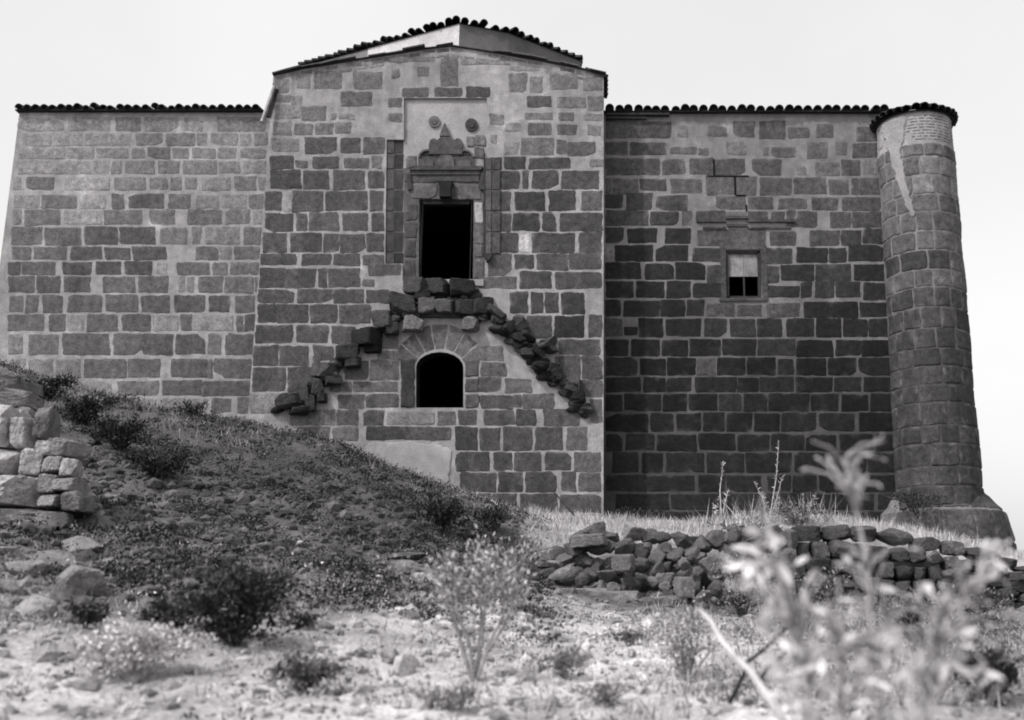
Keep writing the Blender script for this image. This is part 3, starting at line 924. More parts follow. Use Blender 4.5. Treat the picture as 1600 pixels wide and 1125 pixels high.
for grp in (LFL, TOP, MID, RFL):
    for (x0, y0, x1, y1, T) in grp:
        right = grp is RFL
        for q in range(2 if right or grp is LFL else 1):
            low = q == 1 and not right
            w = (x1-x0) * DB / F * (1.12 if not right else .72); h = (y1-y0) * DB / F * (1.08 if not right else .72)
            if low: w *= .7; h *= .62
            c = P((x0+x1)/2 + (rs.uniform(-7, 7) if right else 11 if low else 0), (y0+y1)/2 + (rs.uniform(-6, 6) if right else 15 if low else 0), DB - .10)
            mb = MB()
            add_rock(mb, (c.x, DB - rs.uniform(.0, .1), c.z), (w * 1.12, rs.uniform(.5, .85), h * 1.05), T * rs.uniform(.95, 1.2) * (.8 if low else 1), rs, rot=rs.uniform(-.13, .13) if not right else rs.uniform(-.6, .6), sub=4, box=not right or rs.random() < .5, flat=9, lo=.55, hi=.9)
            part(mb, 'step_stone', M['rock'], st)

# tumbled stone heap: every stone a thing of its own
rh = random.Random(77)
poly = [(850,915),(858,880),(872,858),(900,838),(935,824),(985,822),(1020,838),(1060,845),(1105,846),(1170,830),(1240,832),(1240,935),(1160,945),(1066,948),(980,938),(900,926)]
def inside(x, y, pl_):
    c = False; j = len(pl_) - 1
    for i in range(len(pl_)):
        xi, yi = pl_[i]; xj, yj = pl_[j]
        if (yi > y) != (yj > y) and x < (xj-xi) * (y-yi) / (yj-yi) + xi: c = not c
        j = i
    return c
pts = []
while len(pts) < 108:
    best, bd = None, -1
    for _ in range(14):
        q = (rh.uniform(845, 1245), rh.uniform(820, 950))
        if not inside(q[0], q[1], poly): continue
        d = min([math.hypot(q[0]-a, q[1]-b) for a, b in pts] + [99])
        if d > bd: best, bd = q, d
    if best: pts.append(best)
protos = []
for i in range(16):
    mb = MB(); T = rh.choice((80, 88, 98, 104, 116, 136, 96, 88))
    v, f = rock_vf(rh, sub=4, flat=11, lo=.58, hi=.9)
    mb.add((v * .5).tolist(), f, alb(T)); mb.T = T
    protos.append((mb, T))
pmesh = {}
HG = 'stones of the tumbled heap'
light_done = 0
for i, (a, b) in enumerate(pts):
    nd = sorted(math.hypot(a-c, b-d) for c, d in pts)[1:4]
    size = sum(nd) / 3 * rh.uniform(1.15, 1.75) * 19.6 / F
    size = min(max(size, .26), .66)
    k = i % 16
    Y = 19.62 - (b - 825) / 125 * .42 + rh.uniform(-.06, .06)
    p = P(a, b, Y)
    if k not in pmesh:
        o = protos[k][0].build('heap_stone', M['rock']); pmesh[k] = o.data
    else:
        o = bpy.data.objects.new('heap_stone', pmesh[k]); COL.objects.link(o)
    o.location = p
    o.scale = (size * rh.uniform(.95, 1.3), size * 1.1, size * rh.uniform(.75, 1.05))
    o.rotation_euler = (rh.uniform(-.4, .4), rh.uniform(-.6, .6), rh.uniform(0, 6.28))
    tag(o, 'angular dark rubble stone piled in the tumbled heap below the right wing', 'stone', HG)
# packing behind the heap so no gap opens into the bank
for (a, b, w, h, Y, lab) in ((900, 930, 120, 24, 18.7, 'long flat footing stone at the left foot of the tumbled heap'),
                          (965, 936, 80, 26, 18.6, 'squared footing stone under the middle of the tumbled heap'),
                          (1025, 946, 74, 30, 18.6, 'broad pale footing slab at the right foot of the tumbled heap'),
                          (1070, 918, 26, 34, 18.7, 'pale upright wedge stone in the right side of the tumbled heap'),
                          (973, 880, 36, 30, 18.95, 'pale cracked block facing out of the middle of the tumbled heap'),
                          (920, 845, 60, 22, 19.3, 'pale slab lying on the upper left of the tumbled heap')):
    mb = MB(); p = P(a, b, Y)
    add_rock(mb, (0, 0, 0), (w * Y / F * 1.2, .5, h * Y / F * 1.2), rh.uniform(100, 130), rh, rot=rh.uniform(-.06, .06), sub=4, box=True)
    o = mb.build('heap_stone', M['rock']); o.location = p; tag(o, lab, 'stone', HG)

# dry stone wall on the right
rw = random.Random(8)
dsw = empty('dry_stone_wall', P(1390, 945, 19.6))
tag(dsw, 'low dry stone wall of dark rubble holding the terrace below the round tower', 'wall')
DL = Vector(dsw.location)
topx = [1120, 1190, 1235, 1290, 1340, 1400, 1440, 1500, 1560, 1600]; topy = [850, 818, 826, 816, 820, 828, 836, 850, 868, 884]
rows = 5
for r in range(rows):
    x = 1225 + rw.uniform(0, 25)
    while x < 1600:
        big = r == 0
        w = rw.uniform(26, 54) if big else rw.uniform(16, 42)
        tp = np.interp(x + w/2, topx, topy); bt = 955
        hh = (bt - tp) / rows
        y = tp + hh * (r + .5) + rw.uniform(-2, 2)
        Y = 19.75 - r * .06 + rw.uniform(-.06, .05)
        p = P(x + w/2, y, Y)
        mb = MB()
        T = rw.choice((58, 64, 70, 76, 62, 84)) + (22 if rw.random() < .12 else 0)
        add_rock(mb, (0, 0, 0), (w * Y / F * 1.16, rw.uniform(.45, .6), hh * rw.uniform(1.05, 1.4) * Y / F), T, rw, rot=rw.uniform(-.15, .15), sub=3, box=rw.random() < .6, flat=10)
        o = mb.build('wall_stone', M['rock'], dsw); o.location = p - DL
        x += w * .98

# ruined masonry stub at the left edge
stub = empty('ruined_wall', G(30, 800))
tag(stub, 'ruined stub of pale squared masonry at the left edge of the slope', 'ruin')
SL = Vector(stub.location); YS = SL.y + .15
rb = random.Random(14)
BLK = [(-50,588,26,612,112),(-60,612,52,642,125),(24,596,44,616,100),(-70,640,40,702,175),(40,655,64,706,160),(-70,704,34,742,165),(36,705,66,748,175),(-80,746,66,792,160),(62,640,86,690,110),
       (70,692,96,716,150),(96,690,122,716,135),(72,716,100,742,140),(98,718,124,748,150),(70,744,96,776,120),(96,748,128,770,130),(78,776,112,796,125),
       (-80,796,60,832,130),(60,800,110,826,115),(-80,834,70,868,120),(110,770,140,800,110)]
for (x0, y0, x1, y1, T) in BLK:
    p = P((x0+x1)/2, (y0+y1)/2, YS - (y0 - 570) / 260 * .7 + rb.uniform(-.05, .05))
    mb = MB(); k = p.y / F * 1.33
    add_rock(mb, (0, 0, 0), ((x1-x0) * k, .9, (y1-y0) * k), T, rb, rot=rb.uniform(-.05, .05), sub=4, box=True)
    o = mb.build('masonry_block', M['rock'], stub); o.location = p - SL

for _ in range(46):
    a = rb.uniform(20, 150); b = rb.uniform(max(610, 600 + (a - 20) * .9), 830)
    if a < 62 and b > 640: continue
    p = P(a, b, YS - .25 + rb.uniform(-.1, .35)); gg = gz(p.x, p.y)
    s_ = rb.uniform(.10, .34); p.z = min(p.z, gg + s_ * .5 + .9 * max(0, 1 - (a - 60) / 70))
    mb = MB(); add_rock(mb, (0, 0, 0), (s_ * 1.3, s_, s_ * .75), rb.uniform(85, 155), rb, sub=3)
    o = mb.build('rubble_stone', M['rock'], stub); o.location = p - SL

# loose stones on the slope
for (a, b, w, h, T, lab) in ((664, 905, 46, 34, 150, 'rounded pale boulder lying just below the slab on the slope'),
                             (640, 886, 40, 26, 120, 'grey stone half buried under a thin slab on the slope'),
                             (636, 870, 66, 12, 96, 'thin dark slab resting tilted on the slope above the boulders'),
                             (630, 1042, 46, 40, 190, 'large bright angular boulder on the bare pale ground in front'),
                             (612, 1030, 30, 26, 150, 'small grey stone touching the left of the bright angular boulder'),
                             (662, 1100, 36, 34, 190, 'pale stone at the very front edge of the bare ground'),
                             (640, 1064, 16, 12, 180, 'fist sized pale stone in front of the bright angular boulder'),
                             (592, 902, 12, 9, 190, 'small white pebble on the grey slope left of the rounded boulder'),
                             (1152, 1102, 26, 14, 205, 'smooth white stone beside the foot of the dark stick'),
                             (468, 850, 12, 10, 170, 'small white stone high on the dark slope'),
                             (120, 905, 90, 50, 135, 'broad weathered outcrop stone below the ruined masonry stub'),
                             (60, 950, 70, 46, 140, 'grey outcrop stone at the left edge below the broad one'),
                             (45, 890, 70, 40, 125, 'dark sided outcrop stone directly under the masonry stub'),
                             (130, 850, 80, 26, 130, 'flat ledge stone right of the masonry stub'),
                             (880, 1035, 60, 30, 130, 'brown slab sticking out of the pale ground below the heap'),
                             (800, 1085, 40, 24, 200, 'pale lump of stone near the front below the leafy bush')):
    p = G(a, b + h * .3); k = p.y / F
    mb = MB(); add_rock(mb, (0, 0, 0), (w * k * 1.15, w * k * rh.uniform(.8, 1.1), h * k * 1.25), T, rh, sub=4, flat=20, lo=.5, hi=.84)
    o = mb.build('loose_stone', M['rock']); o.location = p + Vector((0, 0, h * k * .18)); tag(o, lab, 'stone', 'loose stones on the slope')

# gravel and clods
rg = random.Random(99)
mb = MB()
v1, f1 = ICO[1]
for _ in range(5200):
    a, b = rg.uniform(-60, 1650), 760 + 370 * rg.random() ** .75
    if b < 860 and a > 830: continue
    if a < 600 and b < 700: continue
    # cheap ground lookup: random position in depth
    Y = rg.uniform(7, 19.2); u = (a - CX) / F
    x = u * Y / CP
    z, T = ground_raw(x, Y)
    z += rough_noise(x, Y)
    s = rg.choice((.02, .025, .03, .04, .05, .07, .11)) * rg.uniform(.6, 1.2) * (.6 + Y / 25)
    tt = T * rg.uniform(.72, 1.2)
    q = v1 * np.array([s * rg.uniform(.7, 1.3), s * rg.uniform(.7, 1.3), s * rg.uniform(.5, .9)]) * np.array([[rg.uniform(.75, 1.15)] for _ in range(len(v1))])
    mb.add((q + np.array([x, Y, z])).tolist(), f1, min(.6, lin(min(tt, 205)) / KH))
o = mb.build('gravel', M['rock']); tag(o, 'scattered gravel and clods over the dry slope', 'gravel', kind='stuff')

mb = MB()
for _ in range(5200):
    a = rg.uniform(-60, 860); Y = rg.uniform(11.5, 22.6)
    x = (a - CX) / F * Y / CP
    if mnoise.noise(Vector((x * .8, Y * .8, 33))) < rg.uniform(-.5, .4): continue
    z, T = ground_raw(x, Y); z += rough_noise(x, Y)
    s = rg.choice((.025, .03, .04, .05, .06, .08, .03, .04, .11)) * rg.uniform(.7, 1.3)
    q = v1 * np.array([s * rg.uniform(.7, 1.4), s * rg.uniform(.7, 1.3), s * rg.uniform(.5, .9)]) * np.array([[rg.uniform(.6, 1.25)] for _ in range(len(v1))])
    mb.add((q + np.array([x, Y, z])).tolist(), f1, lin(T * rg.uniform(.65, 1.2)) / KH)
o = mb.build('clods', M['ground']); tag(o, 'crumbled earth clods over the dark slope', 'soil', kind='stuff')

# ------------------------------------------------------------------ vegetation
def rv(rng):
    while True:
        q = Vector((rng.uniform(-1, 1), rng.uniform(-1, 1), rng.uniform(-1, 1)))
        if .05 < q.length < 1: return q

def leaf(mb, p, d, L, W, tone, rng):
    d = d.normalized(); s = d.cross(rv(rng)).normalized(); n = d.cross(s)
    a = p; b = p + d * (L * .45) + s * W * .5 + n * L * .06; c = p + d * L - n * L * .05; e = p + d * (L * .45) - s * W * .5 + n * L * .06
    m = p + d * (L * .5) - n * L * .02
    mb.add([a, b, c, e, m], [(0, 1, 4), (1, 2, 4), (2, 3, 4), (3, 0, 4)], tone)

def blade(mb, p, d, L, W, tone, rng):
    s = Vector((rng.uniform(-1, 1), rng.uniform(-1, 1), 0)).normalized() * W * .5
    bend = Vector((rng.uniform(-1, 1), rng.uniform(-1, 1), 0)) * L * .22
    m = p + d * (L * .55) + bend * .35; t = p + d * L + bend
    mb.add([p - s, p + s, m + s * .7, m - s * .7, t], [(0, 1, 2, 3), (3, 2, 4)], tone)

def shrub(px, py, wpx, hpx, label, T0, T1, n=1200, lsize=.05, name='shrub', cat='shrub', stems=7, bare=.25, rng=None, group=None, sT=70, Y=None, seed=0):
    rng = random.Random(int(px * 7 + py + seed))
    base = G(px, py) if Y is None else P(px, py, Y)
    k = base.y / F
    w, h = wpx * k / CP, hpx * k
    root = empty(name, base); tag(root, label, cat, group or 'bushes and weeds on the slope')
    st_, lf = MB(), MB()
    tips = []
    for i in range(stems):
        a = 2 * math.pi * i / stems + rng.uniform(-.4, .4)
        sp = rng.uniform(.25, 1.0)
        top = Vector((math.cos(a) * w * .5 * sp, math.sin(a) * w * .32 * sp, h * rng.uniform(.7, 1.0) * (1.05 - .35 * sp)))
        mid = top * .5 + Vector((rng.uniform(-.1, .1) * w, rng.uniform(-.1, .1) * w, h * .06))
        r = max(.004, .012 * (h / .8))
        st_.tube([(0, 0, -.08), mid * .5 + Vector((rng.uniform(-.03, .03), 0, 0)) * w, mid, top], [r, r * .8, r * .6, r * .25], 5, lin(sT))
        for _ in range(5):
            t = rng.uniform(bare, 1.0)
            q = mid.lerp(top, max(0, t * 2 - 1)) if t > .5 else mid * (t * 2)
            e = q + Vector((rng.gauss(0, .16) * w, rng.gauss(0, .12) * w, rng.uniform(.02, .22) * h))
            st_.tube([q, q.lerp(e, .5) + Vector((0, 0, .02 * h)), e], [r * .4, r * .3, r * .12], 4, lin(sT))
            tips.append((q, e))
        tips.append((mid, top))
    for _ in range(n):
        q, e = tips[rng.randrange(len(tips))]
        c = q.lerp(e, rng.uniform(.1, 1.1)) + Vector((rng.gauss(0, .055) * w, rng.gauss(0, .05) * w, rng.gauss(0, .055) * h))
        if c.z < -.02: continue
        d = rv(rng) + Vector((0, 0, .35)) + (c.normalized() * .4 if c.length else Vector())
        T = rng.uniform(T0, T1)
        leaf(lf, c, d, lsize * rng.uniform(.6, 1.4), lsize * rng.uniform(.4, .7), lin(T) * .8, rng)
    st_.build('stem', M['stem'], root); lf.build('foliage', M['leaf'], root)
    return root

shrub(742, 1062, 190, 215, 'tall open bush with bare forked stems in front of the stone heap', 95, 205, n=1150, lsize=.05, stems=7, bare=.5, sT=135)
shrub(800, 950, 110, 130, 'leafy grey bush against the left end of the stone heap', 90, 185, n=800, lsize=.06, stems=7, sT=90)
shrub(690, 838, 90, 66, 'dark bush on the crest below the bay wall', 34, 70, n=1100, lsize=.07, sT=40)
shrub(770, 838, 90, 50, 'dark straggling bush between the crest bush and the stone heap', 40, 95, n=800, lsize=.07, sT=45)
shrub(205, 1062, 200, 96, 'pale bleached low bush at the lower left', 165, 240, n=2600, lsize=.042, stems=10, bare=.1, sT=130)
shrub(365, 1010, 190, 118, 'dense dark bush on the lower slope', 30, 84, n=3000, lsize=.05, stems=10, bare=.05, sT=40)
shrub(262, 1000, 90, 60, 'small dark bush between the pale bush and the dense dark one', 34, 80, n=1000, lsize=.045, bare=.05, sT=40)
shrub(135, 985, 60, 44, 'small grey bush behind the pale bush', 50, 100, n=600, lsize=.045, bare=.05, sT=50)
shrub(475, 1082, 110, 52, 'low scrubby bush with pale tips near the front edge', 48, 150, n=1000, lsize=.04, bare=.05, sT=60)
shrub(472, 985, 60, 26, 'low weed on the slope above the scrubby bush', 50, 100, n=400, lsize=.04, bare=.05, sT=60)
shrub(78, 628, 90, 44, 'dark shrub clinging to the top of the slope next to the masonry stub', 26, 58, n=1500, lsize=.055, bare=.05, sT=36)
shrub(132, 664, 110, 50, 'dark shrub second from the top in the row down the left slope', 26, 58, n=1900, lsize=.055, bare=.05, sT=36)
shrub(188, 702, 120, 50, 'dark shrub third from the top in the row down the left slope', 26, 62, n=1900, lsize=.055, bare=.05, sT=36)
shrub(240, 748, 120, 48, 'lowest dark shrub of the row down the left slope', 28, 66, n=1700, lsize=.055, bare=.05, sT=36)
shrub(300, 655, 70, 28, 'small shrub on the crest below the left wing', 45, 100, n=600, lsize=.06, bare=.05, sT=50)
shrub(1160, 965, 130, 120, 'thick leafy bush hiding the right end of the stone heap', 70, 165, n=1100, lsize=.055, stems=9, bare=.1, sT=60)
shrub(1175, 868, 110, 66, 'speckled bush on the terrace edge above the leafy bush', 80, 175, n=1100, lsize=.06, bare=.1, sT=80)
shrub(1255, 985, 120, 110, 'mixed green bush below the start of the dry stone wall', 60, 150, n=1500, lsize=.055, bare=.1, sT=70)
shrub(1250, 822, 100, 36, 'flat weed patch on top of the dry stone wall', 80, 160, n=700, lsize=.06, bare=.05, sT=70)
shrub(1420, 1000, 130, 70, 'low bush at the foot of the dry stone wall', 55, 135, n=1100, lsize=.055, bare=.05, sT=60)
shrub(1545, 1105, 120, 90, 'dark leafy bush in the lower right corner', 34, 92, n=1200, lsize=.045, bare=.05, sT=40)
shrub(1530, 980, 110, 60, 'grey bush under the right end of the dry stone wall', 50, 120, n=900, lsize=.055, bare=.05, sT=50)
shrub(1075, 1060, 110, 120, 'thin twiggy bush with pale twigs behind the pale fallen stem', 110, 190, n=600, lsize=.04, stems=10, bare=.1, sT=130)
shrub(985, 1010, 60, 26, 'small low weed on the pale ground below the stone heap', 80, 140, n=250, lsize=.04, bare=.05, sT=80)
shrub(1430, 800, 110, 36, 'dark weeds at the foot of the tower', 40, 90, n=800, lsize=.07, bare=.05, sT=50, Y=25.2)
shrub(1000, 822, 110, 30, 'dark weeds in the corner between bay and right wing', 36, 80, n=800, lsize=.07, bare=.05, sT=50, Y=26.3)
shrub(880, 1060, 90, 40, 'low tangled weed around the brown slab', 90, 180, n=500, lsize=.04, bare=.05, sT=90)
shrub(700, 1110, 110, 40, 'pale weeds at the foot of the tall open bush', 100, 200, n=600, lsize=.04, bare=.05, sT=100)
shrub(940, 1105, 100, 34, 'pale weeds at the front below the bare ground', 110, 205, n=450, lsize=.038, bare=.05, sT=110)

# tall dry weed on the wall top
def dry_weed(px, py, tops, label, Y):
    base = P(px, py, Y); root = empty('dry_weed', base); tag(root, label, 'weed', 'dry stalked weeds on the terrace')
    st_, lf = MB(), MB(); rng = random.Random(px)
    for (a, b) in tops:
        t = P(a, b, Y) - base
        m = t * .5 + Vector((rng.uniform(-.06, .06), 0, .05))
        st_.tube([(0, 0, -.1), m, t], [.014, .011, .005], 5, lin(165))
        for _ in range(26):
            q = m.lerp(t, rng.uniform(-.8, 1)); leaf(lf, q, rv(rng) + Vector((0, 0, .6)), rng.uniform(.05, .12), .025, lin(rng.uniform(120, 190)), rng)
    for _ in range(60):
        d = Vector((rng.gauss(0, .5), rng.gauss(0, .3), 1)); blade(lf, Vector((rng.gauss(0, .3), rng.gauss(0, .15), -.05)), d.normalized(), rng.uniform(.2, .7), .018, lin(rng.uniform(110, 185)), rng)
    st_.build('stem', M['stem'], root); lf.build('foliage', M['leaf'], root)
dry_weed(1200, 815, [(1217, 688), (1178, 752), (1222, 745), (1190, 770)], 'tall dry weed with a single long stalk on the terrace edge', 21.0)
dry_weed(1128, 822, [(1130, 720), (1137, 768), (1118, 790)], 'pair of thin dry stalks left of the tall dry weed', 21.5)
dry_weed(1262, 812, [(1255, 770), (1275, 775)], 'short dry weed right of the tall dry weed', 21.0)

# dry grass: along the terrace and the crest
rgx = random.Random(4)
mb = MB()
def grass_zone(x0, x1, y0, y1, n, L0, L1, T0, T1):
    for _ in range(n):
        a = rgx.uniform(x0, x1); Y = rgx.uniform(y0, y1)
        x = (a - CX) / F * Y / CP
        dens = mnoise.noise(Vector((x * 1.3, Y * 1.3, 40)))
        if dens < rgx.uniform(-.5, .35): continue
        z = gz(x, Y) - .02
        d = Vector((rgx.gauss(0, .38), rgx.gauss(0, .38), 1)).normalized()
        blade(mb, Vector((x, Y, z)), d, rgx.uniform(L0, L1), rgx.uniform(.008, .018), lin(rgx.uniform(T0, T1)), rgx)
grass_zone(830, 1130, 20.2, 26, 9000, .08, .26, 120, 200)
grass_zone(1130, 1600, 20.2, 26, 9000, .08, .28, 120, 200)
grass_zone(20, 420, 20.8, 24, 6000, .06, .26, 80, 150)
grass_zone(420, 830, 21.5, 25.8, 5000, .06, .22, 70, 150)
grass_zone(1000, 1620, 8, 19, 9000, .05, .22, 100, 190)
grass_zone(-20, 1000, 8, 14, 7000, .04, .13, 110, 190)
o = mb.build('grass', M['grass']); tag(o, 'short dry grass along the terrace, the crest and the foreground', 'grass', kind='stuff')

# low weeds over the dark slope
mb = MB(); rc = random.Random(6)
for _ in range(1500):
    a = rc.uniform(-40, 860); Y = rc.uniform(11.5, 23.5)
    x = (a - CX) / F * Y / CP
    if mnoise.noise(Vector((x * .9, Y * .9, 60))) < rc.uniform(-.45, .3): continue
    z = gz(x, Y); r = rc.uniform(.06, .26); T = rc.choice((30, 38, 46, 56, 70, 96))
    for _ in range(int(20 + 260 * r)):
        p = Vector((x + rc.gauss(0, r * .9), Y + rc.gauss(0, r * .8), 0)); p.z = gz(p.x, p.y) + abs(rc.gauss(0, r * .28))
        leaf(mb, p, rv(rc) + Vector((0, 0, .3)), rc.uniform(.025, .065), rc.uniform(.018, .035), lin(T * rc.uniform(.75, 1.3)) * .8, rc)
o = mb.build('ground_cover', M['leaf']); tag(o, 'low dark weeds covering the slope', 'ground cover', kind='stuff')
mb = MB()
for _ in range(2200):
    a = rc.uniform(-40, 1620); Y = rc.uniform(7.4, 16)
    x = (a - CX) / F * Y / CP
    if mnoise.noise(Vector((x * 1.1, Y * 1.1, 90))) < rc.uniform(-.2, .45) - (.25 if a > 1000 else 0): continue
    z = gz(x, Y); r = rc.uniform(.03, .12); T = rc.uniform(85, 190)
    for _ in range(rc.randrange(6, 16)):
        p = Vector((x + rc.gauss(0, r), Y + rc.gauss(0, r), 0)); p.z = z + abs(rc.gauss(0, r * .6))
        leaf(mb, p, rv(rc) + Vector((0, 0, .4)), rc.uniform(.025, .06), rc.uniform(.015, .03), lin(T * rc.uniform(.75, 1.2)) * .8, rc)
o = mb.build('ground_cover', M['leaf']); tag(o, 'pale dry weeds scattered over the front ground', 'ground cover', kind='stuff')

# big pale-leaved plants close to the camera, on the right
def big_leaf(mb, p, d, L, W, tone, rng):
    d = d.normalized(); s = d.cross(Vector((rng.uniform(-.4, .4), 1, rng.uniform(-.3, .3)))).normalized(); n = s.cross(d).normalized()
    m = 7; vs = []
    cur = rng.uniform(-.25, .35)
    for i in range(m + 1):
        t = i / m; c = p + d * (L * t) + n * (-cur * L * t * t)
        wd = W * .5 * math.sin(math.pi * min(1, t * .92 + .06)) ** .8
        for q in (-1, 0, 1):
            vs.append(c + s * (wd * q) + n * (abs(q) * wd * .28))
    fs = []
    for i in range(m):
        for q in range(2): fs.append((i*3+q, i*3+q+1, (i+1)*3+q+1, (i+1)*3+q))
    mb.add(vs, fs, tone)

def tall_plant(stempx, leaves, Y, label, T=(165, 228), seed=0):
    rng = random.Random(seed)
    pts = [P(a, b, Y) for a, b in stempx]
    base = Vector((pts[0].x, Y, gz(pts[0].x, Y) - .05)); root = empty('tall_plant', base); tag(root, label, 'plant', 'pale broad leaved plants in the foreground')
    pts = [base] + [p for p in pts if p.z > base.z + .05]
    st_, lf = MB(), MB()
    n = len(pts)
    st_.tube([p - base for p in pts], [.009 * (1 - .6 * i / n) for i in range(n)], 8, lin(170))
    extra = []
    for (a, b, L, W) in leaves:
        for _ in range(5):
            f = rng.uniform(.3, .9)
            extra.append((a + rng.gauss(0, 20), b + rng.gauss(0, 22), L * f * rng.uniform(.6, 1.1), W * f * rng.uniform(.25, .5)))
    for (a, b, L, W) in [(a, b, L * rng.uniform(.45, .8), W * rng.uniform(.4, .7)) for a, b, L, W in leaves] + extra:
        tip = P(a, b, Y + rng.uniform(-.25, .25))
        near = min(pts, key=lambda q: (q - tip).length + (.25 if q.z > tip.z else 0))
        i = pts.index(near); j = max(0, i - 1)
        org = near.lerp(pts[j], rng.uniform(0, .7))
        d = tip - org
        k = Y / F
        mid = org.lerp(tip, .5) + Vector((0, 0, .03))
        st_.tube([org - base, mid - base, tip - base], [.005, .004, .003], 5, lin(165))
        d2 = d.normalized() + Vector((rng.uniform(-.4, .4), rng.uniform(-.5, .5), rng.uniform(-1.1, .3)))
        big_leaf(lf, tip - base, d2, L * k, W * k, lin(rng.uniform(*T)), rng)
    st_.build('stem', M['stem'], root, True); lf.build('foliage', M['leaf'], root, True)

tall_plant([(1368,1130),(1364,1000),(1359,930),(1356,880),(1345,830),(1330,770),(1318,715)],
  [(1300,724,22,12),(1330,722,24,12),(1342,735,22,14),(1318,750,20,10),(1345,752,18,16),(1352,860,30,12),(1330,880,30,12),(1375,900,34,14),(1395,960,46,20),(1335,990,48,22),(1400,1010,46,22)],
  4.3, 'tallest pale plant, its thin stalk rising in front of the right wing', seed=3)
tall_plant([(1270,1130),(1255,1030),(1240,960),(1225,890),(1208,850),(1195,825)],
  [(1188,832,50,22),(1180,858,56,24),(1210,842,60,26),(1222,875,64,28),(1200,905,56,26),(1238,915,60,28),(1215,950,60,30),(1260,945,56,26),(1205,985,56,28),(1285,970,60,30),(1250,1020,60,30),(1300,1030,56,30),(1225,1060,52,28),(1170,885,50,22)],
  4.2, 'pale broad leaved plant leaning left in front of the leafy bushes', seed=5)
tall_plant([(1440,1130),(1452,1060),(1464,1000),(1485,950),(1520,922),(1545,900)],
  [(1465,930,60,26),(1478,965,64,30),(1502,985,60,30),(1530,905,60,28),(1512,945,56,28),(1550,900,40,24),(1440,985,60,30),(1430,1030,60,32),(1490,1030,64,34),(1470,1065,66,34),(1420,1075,56,30),(1515,1060,50,28),(1455,925,44,24),(1540,860,34,26),(1555,880,36,24),(1400,1000,50,24)],
  4.0, 'pale leafy plant arching right in the lower right foreground', seed=8)
tall_plant([(1318,1135),(1320,1080),(1316,1030),(1308,985)],
  [(1290,985,52,24),(1318,975,52,22),(1335,1000,54,28),(1285,1030,52,26),(1340,1045,56,30),(1275,1075,50,26),(1355,1085,54,30),(1308,1080,48,26),(1250,1095,50,26)],
  4.1, 'short pale plant between the two taller pale plants', seed=12)

# sticks and fallen stems
def stick(pts, Y, r, T, label, name='stick', cat='stick', r1=None):
    ps = [P(a, b, Y + dy) for a, b, dy in pts]
    base = ps[0].copy()
    mb = MB(); n = len(ps)
    out = []
    for i in range(n - 1):
        for t in (0, .5):
            q = ps[i].lerp(ps[i+1], t); out.append(q - base + Vector((R.uniform(-r, r), R.uniform(-r, r), R.uniform(-r, r))) * (.5 if (i or t) else 0))
    out.append(ps[-1] - base)
    m = len(out); e = r1 or r * .6
    mb.tube(out, [r + (e - r) * i / (m - 1) for i in range(m)], 8, lin(T))
    o = mb.build(name, M['stem'], smooth=True); o.location = base; tag(o, label, cat)
    return o
stick([(1225,1128,0),(1172,1052,.25),(1130,1000,.5),(1092,952,.8)], 5.4, .02, 178, 'long pale fallen stem lying diagonally before the bushes', r1=.012)
stick([(1140,1098,0),(1158,1062,.1),(1166,1038,.2),(1210,1000,.3),(1240,968,.4)], 6.6, .016, 42, 'dark forked stick crossing behind the pale fallen stem', r1=.009)
stick([(1184,1066,0),(1200,1046,.1),(1228,1020,.2)], 6.6, .014, 48, 'short dark stick right of the forked one', r1=.008)
stick([(898,806,0),(872,775,.25),(830,732,.5)], 24.6, .022, 58, 'thin dark pole leaning against the bay wall', 'pole', 'pole')
stick([(862,832,0),(838,812,.2),(812,795,.4)], 22.4, .025, 60, 'dark branch lying on the grass beside the pole', 'branch', 'branch')
stick([(842,828,0),(800,803,.4),(768,782,.9)], 22.4, .03, 175, 'pale pole lying along the crest before the bay', 'pole', 'pole')

# ------------------------------------------------------------------ sky and sun
VEIL = 5.0
SUN_EL, SUN_AZ = 47.0, 47.0     # azimuth: degrees to the left of the camera's back
w = bpy.data.worlds.new('World'); scn.world = w; w.use_nodes = True
nt = w.node_tree; nt.nodes.clear()
bg = nt.nodes.new('ShaderNodeBackground'); wo = nt.nodes.new('ShaderNodeOutputWorld')
sky = nt.nodes.new('ShaderNodeTexSky'); sky.sky_type = 'NISHITA'; sky.sun_disc = False
sky.sun_elevation = math.radians(SUN_EL); sky.sun_rotation = math.radians(180 + SUN_AZ)
sky.dust_density = 6.0; sky.air_density = 1.5; sky.ozone_density = 1.0
bw = nt.nodes.new('ShaderNodeRGBToBW')
nt.links.new(sky.outputs[0], bw.inputs[0]); 
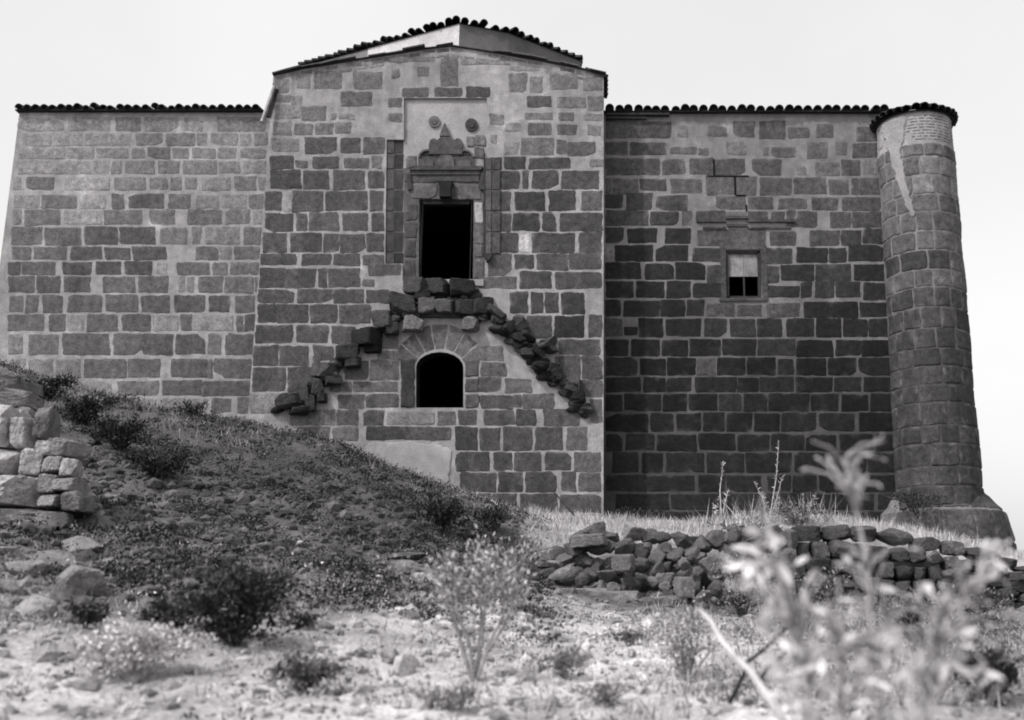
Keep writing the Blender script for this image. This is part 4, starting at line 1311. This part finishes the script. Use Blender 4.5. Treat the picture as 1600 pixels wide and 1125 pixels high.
# thin bright overcast veil over the clear sky
tc = nt.nodes.new('ShaderNodeTexCoord'); cn = nt.nodes.new('ShaderNodeTexNoise')
cn.inputs['Scale'].default_value = 2.2; cn.inputs['Detail'].default_value = 5
mr = nt.nodes.new('ShaderNodeMapRange'); mr.inputs['From Min'].default_value = .3; mr.inputs['From Max'].default_value = .7
mr.inputs['To Min'].default_value = VEIL * .9; mr.inputs['To Max'].default_value = VEIL * 1.12
adw = nt.nodes.new('ShaderNodeMath'); adw.operation = 'ADD'
nt.links.new(tc.outputs['Generated'], cn.inputs['Vector']); nt.links.new(cn.outputs['Fac'], mr.inputs['Value'])
nt.links.new(bw.outputs[0], adw.inputs[0]); nt.links.new(mr.outputs[0], adw.inputs[1])
nt.links.new(adw.outputs[0], bg.inputs['Color'])
bg.inputs['Strength'].default_value = 0.12
nt.links.new(bg.outputs[0], wo.inputs[0])
sl = bpy.data.lights.new('sun', 'SUN'); sl.energy = 2.8; sl.angle = math.radians(1.2); sl.color = (1.0, .985, .975)
so = bpy.data.objects.new('sun', sl); COL.objects.link(so)
el, az = math.radians(SUN_EL), math.radians(SUN_AZ)
to_sun = Vector((-math.sin(az) * math.cos(el), -math.cos(az) * math.cos(el), math.sin(el)))
so.rotation_euler = to_sun.to_track_quat('Z', 'Y').to_euler()
so.location = to_sun * 60

# ------------------------------------------------------------------ camera
cd = bpy.data.cameras.new('camera'); cam = bpy.data.objects.new('camera', cd); COL.objects.link(cam)
cd.sensor_width = 36; cd.lens = 36 * F / 1600
cd.shift_x = -(CX - 800) / 1600
cd.clip_start = 0.1; cd.clip_end = 9000
cam.location = (0, 0, 0); cam.rotation_euler = (math.pi / 2 + PITCH, 0, 0)
cd.dof.use_dof = True; cd.dof.focus_distance = 24; cd.dof.aperture_fstop = 1.0
scn.camera = cam
vs_ = scn.view_settings
vs_.view_transform = 'Standard'; vs_.look = 'None'; vs_.exposure = 0.0; vs_.gamma = 1.0; vs_.use_curve_mapping = False
try:
    scn.cycles.pixel_filter_type = 'BLACKMAN_HARRIS'; scn.cycles.filter_width = 1.9
except Exception: pass
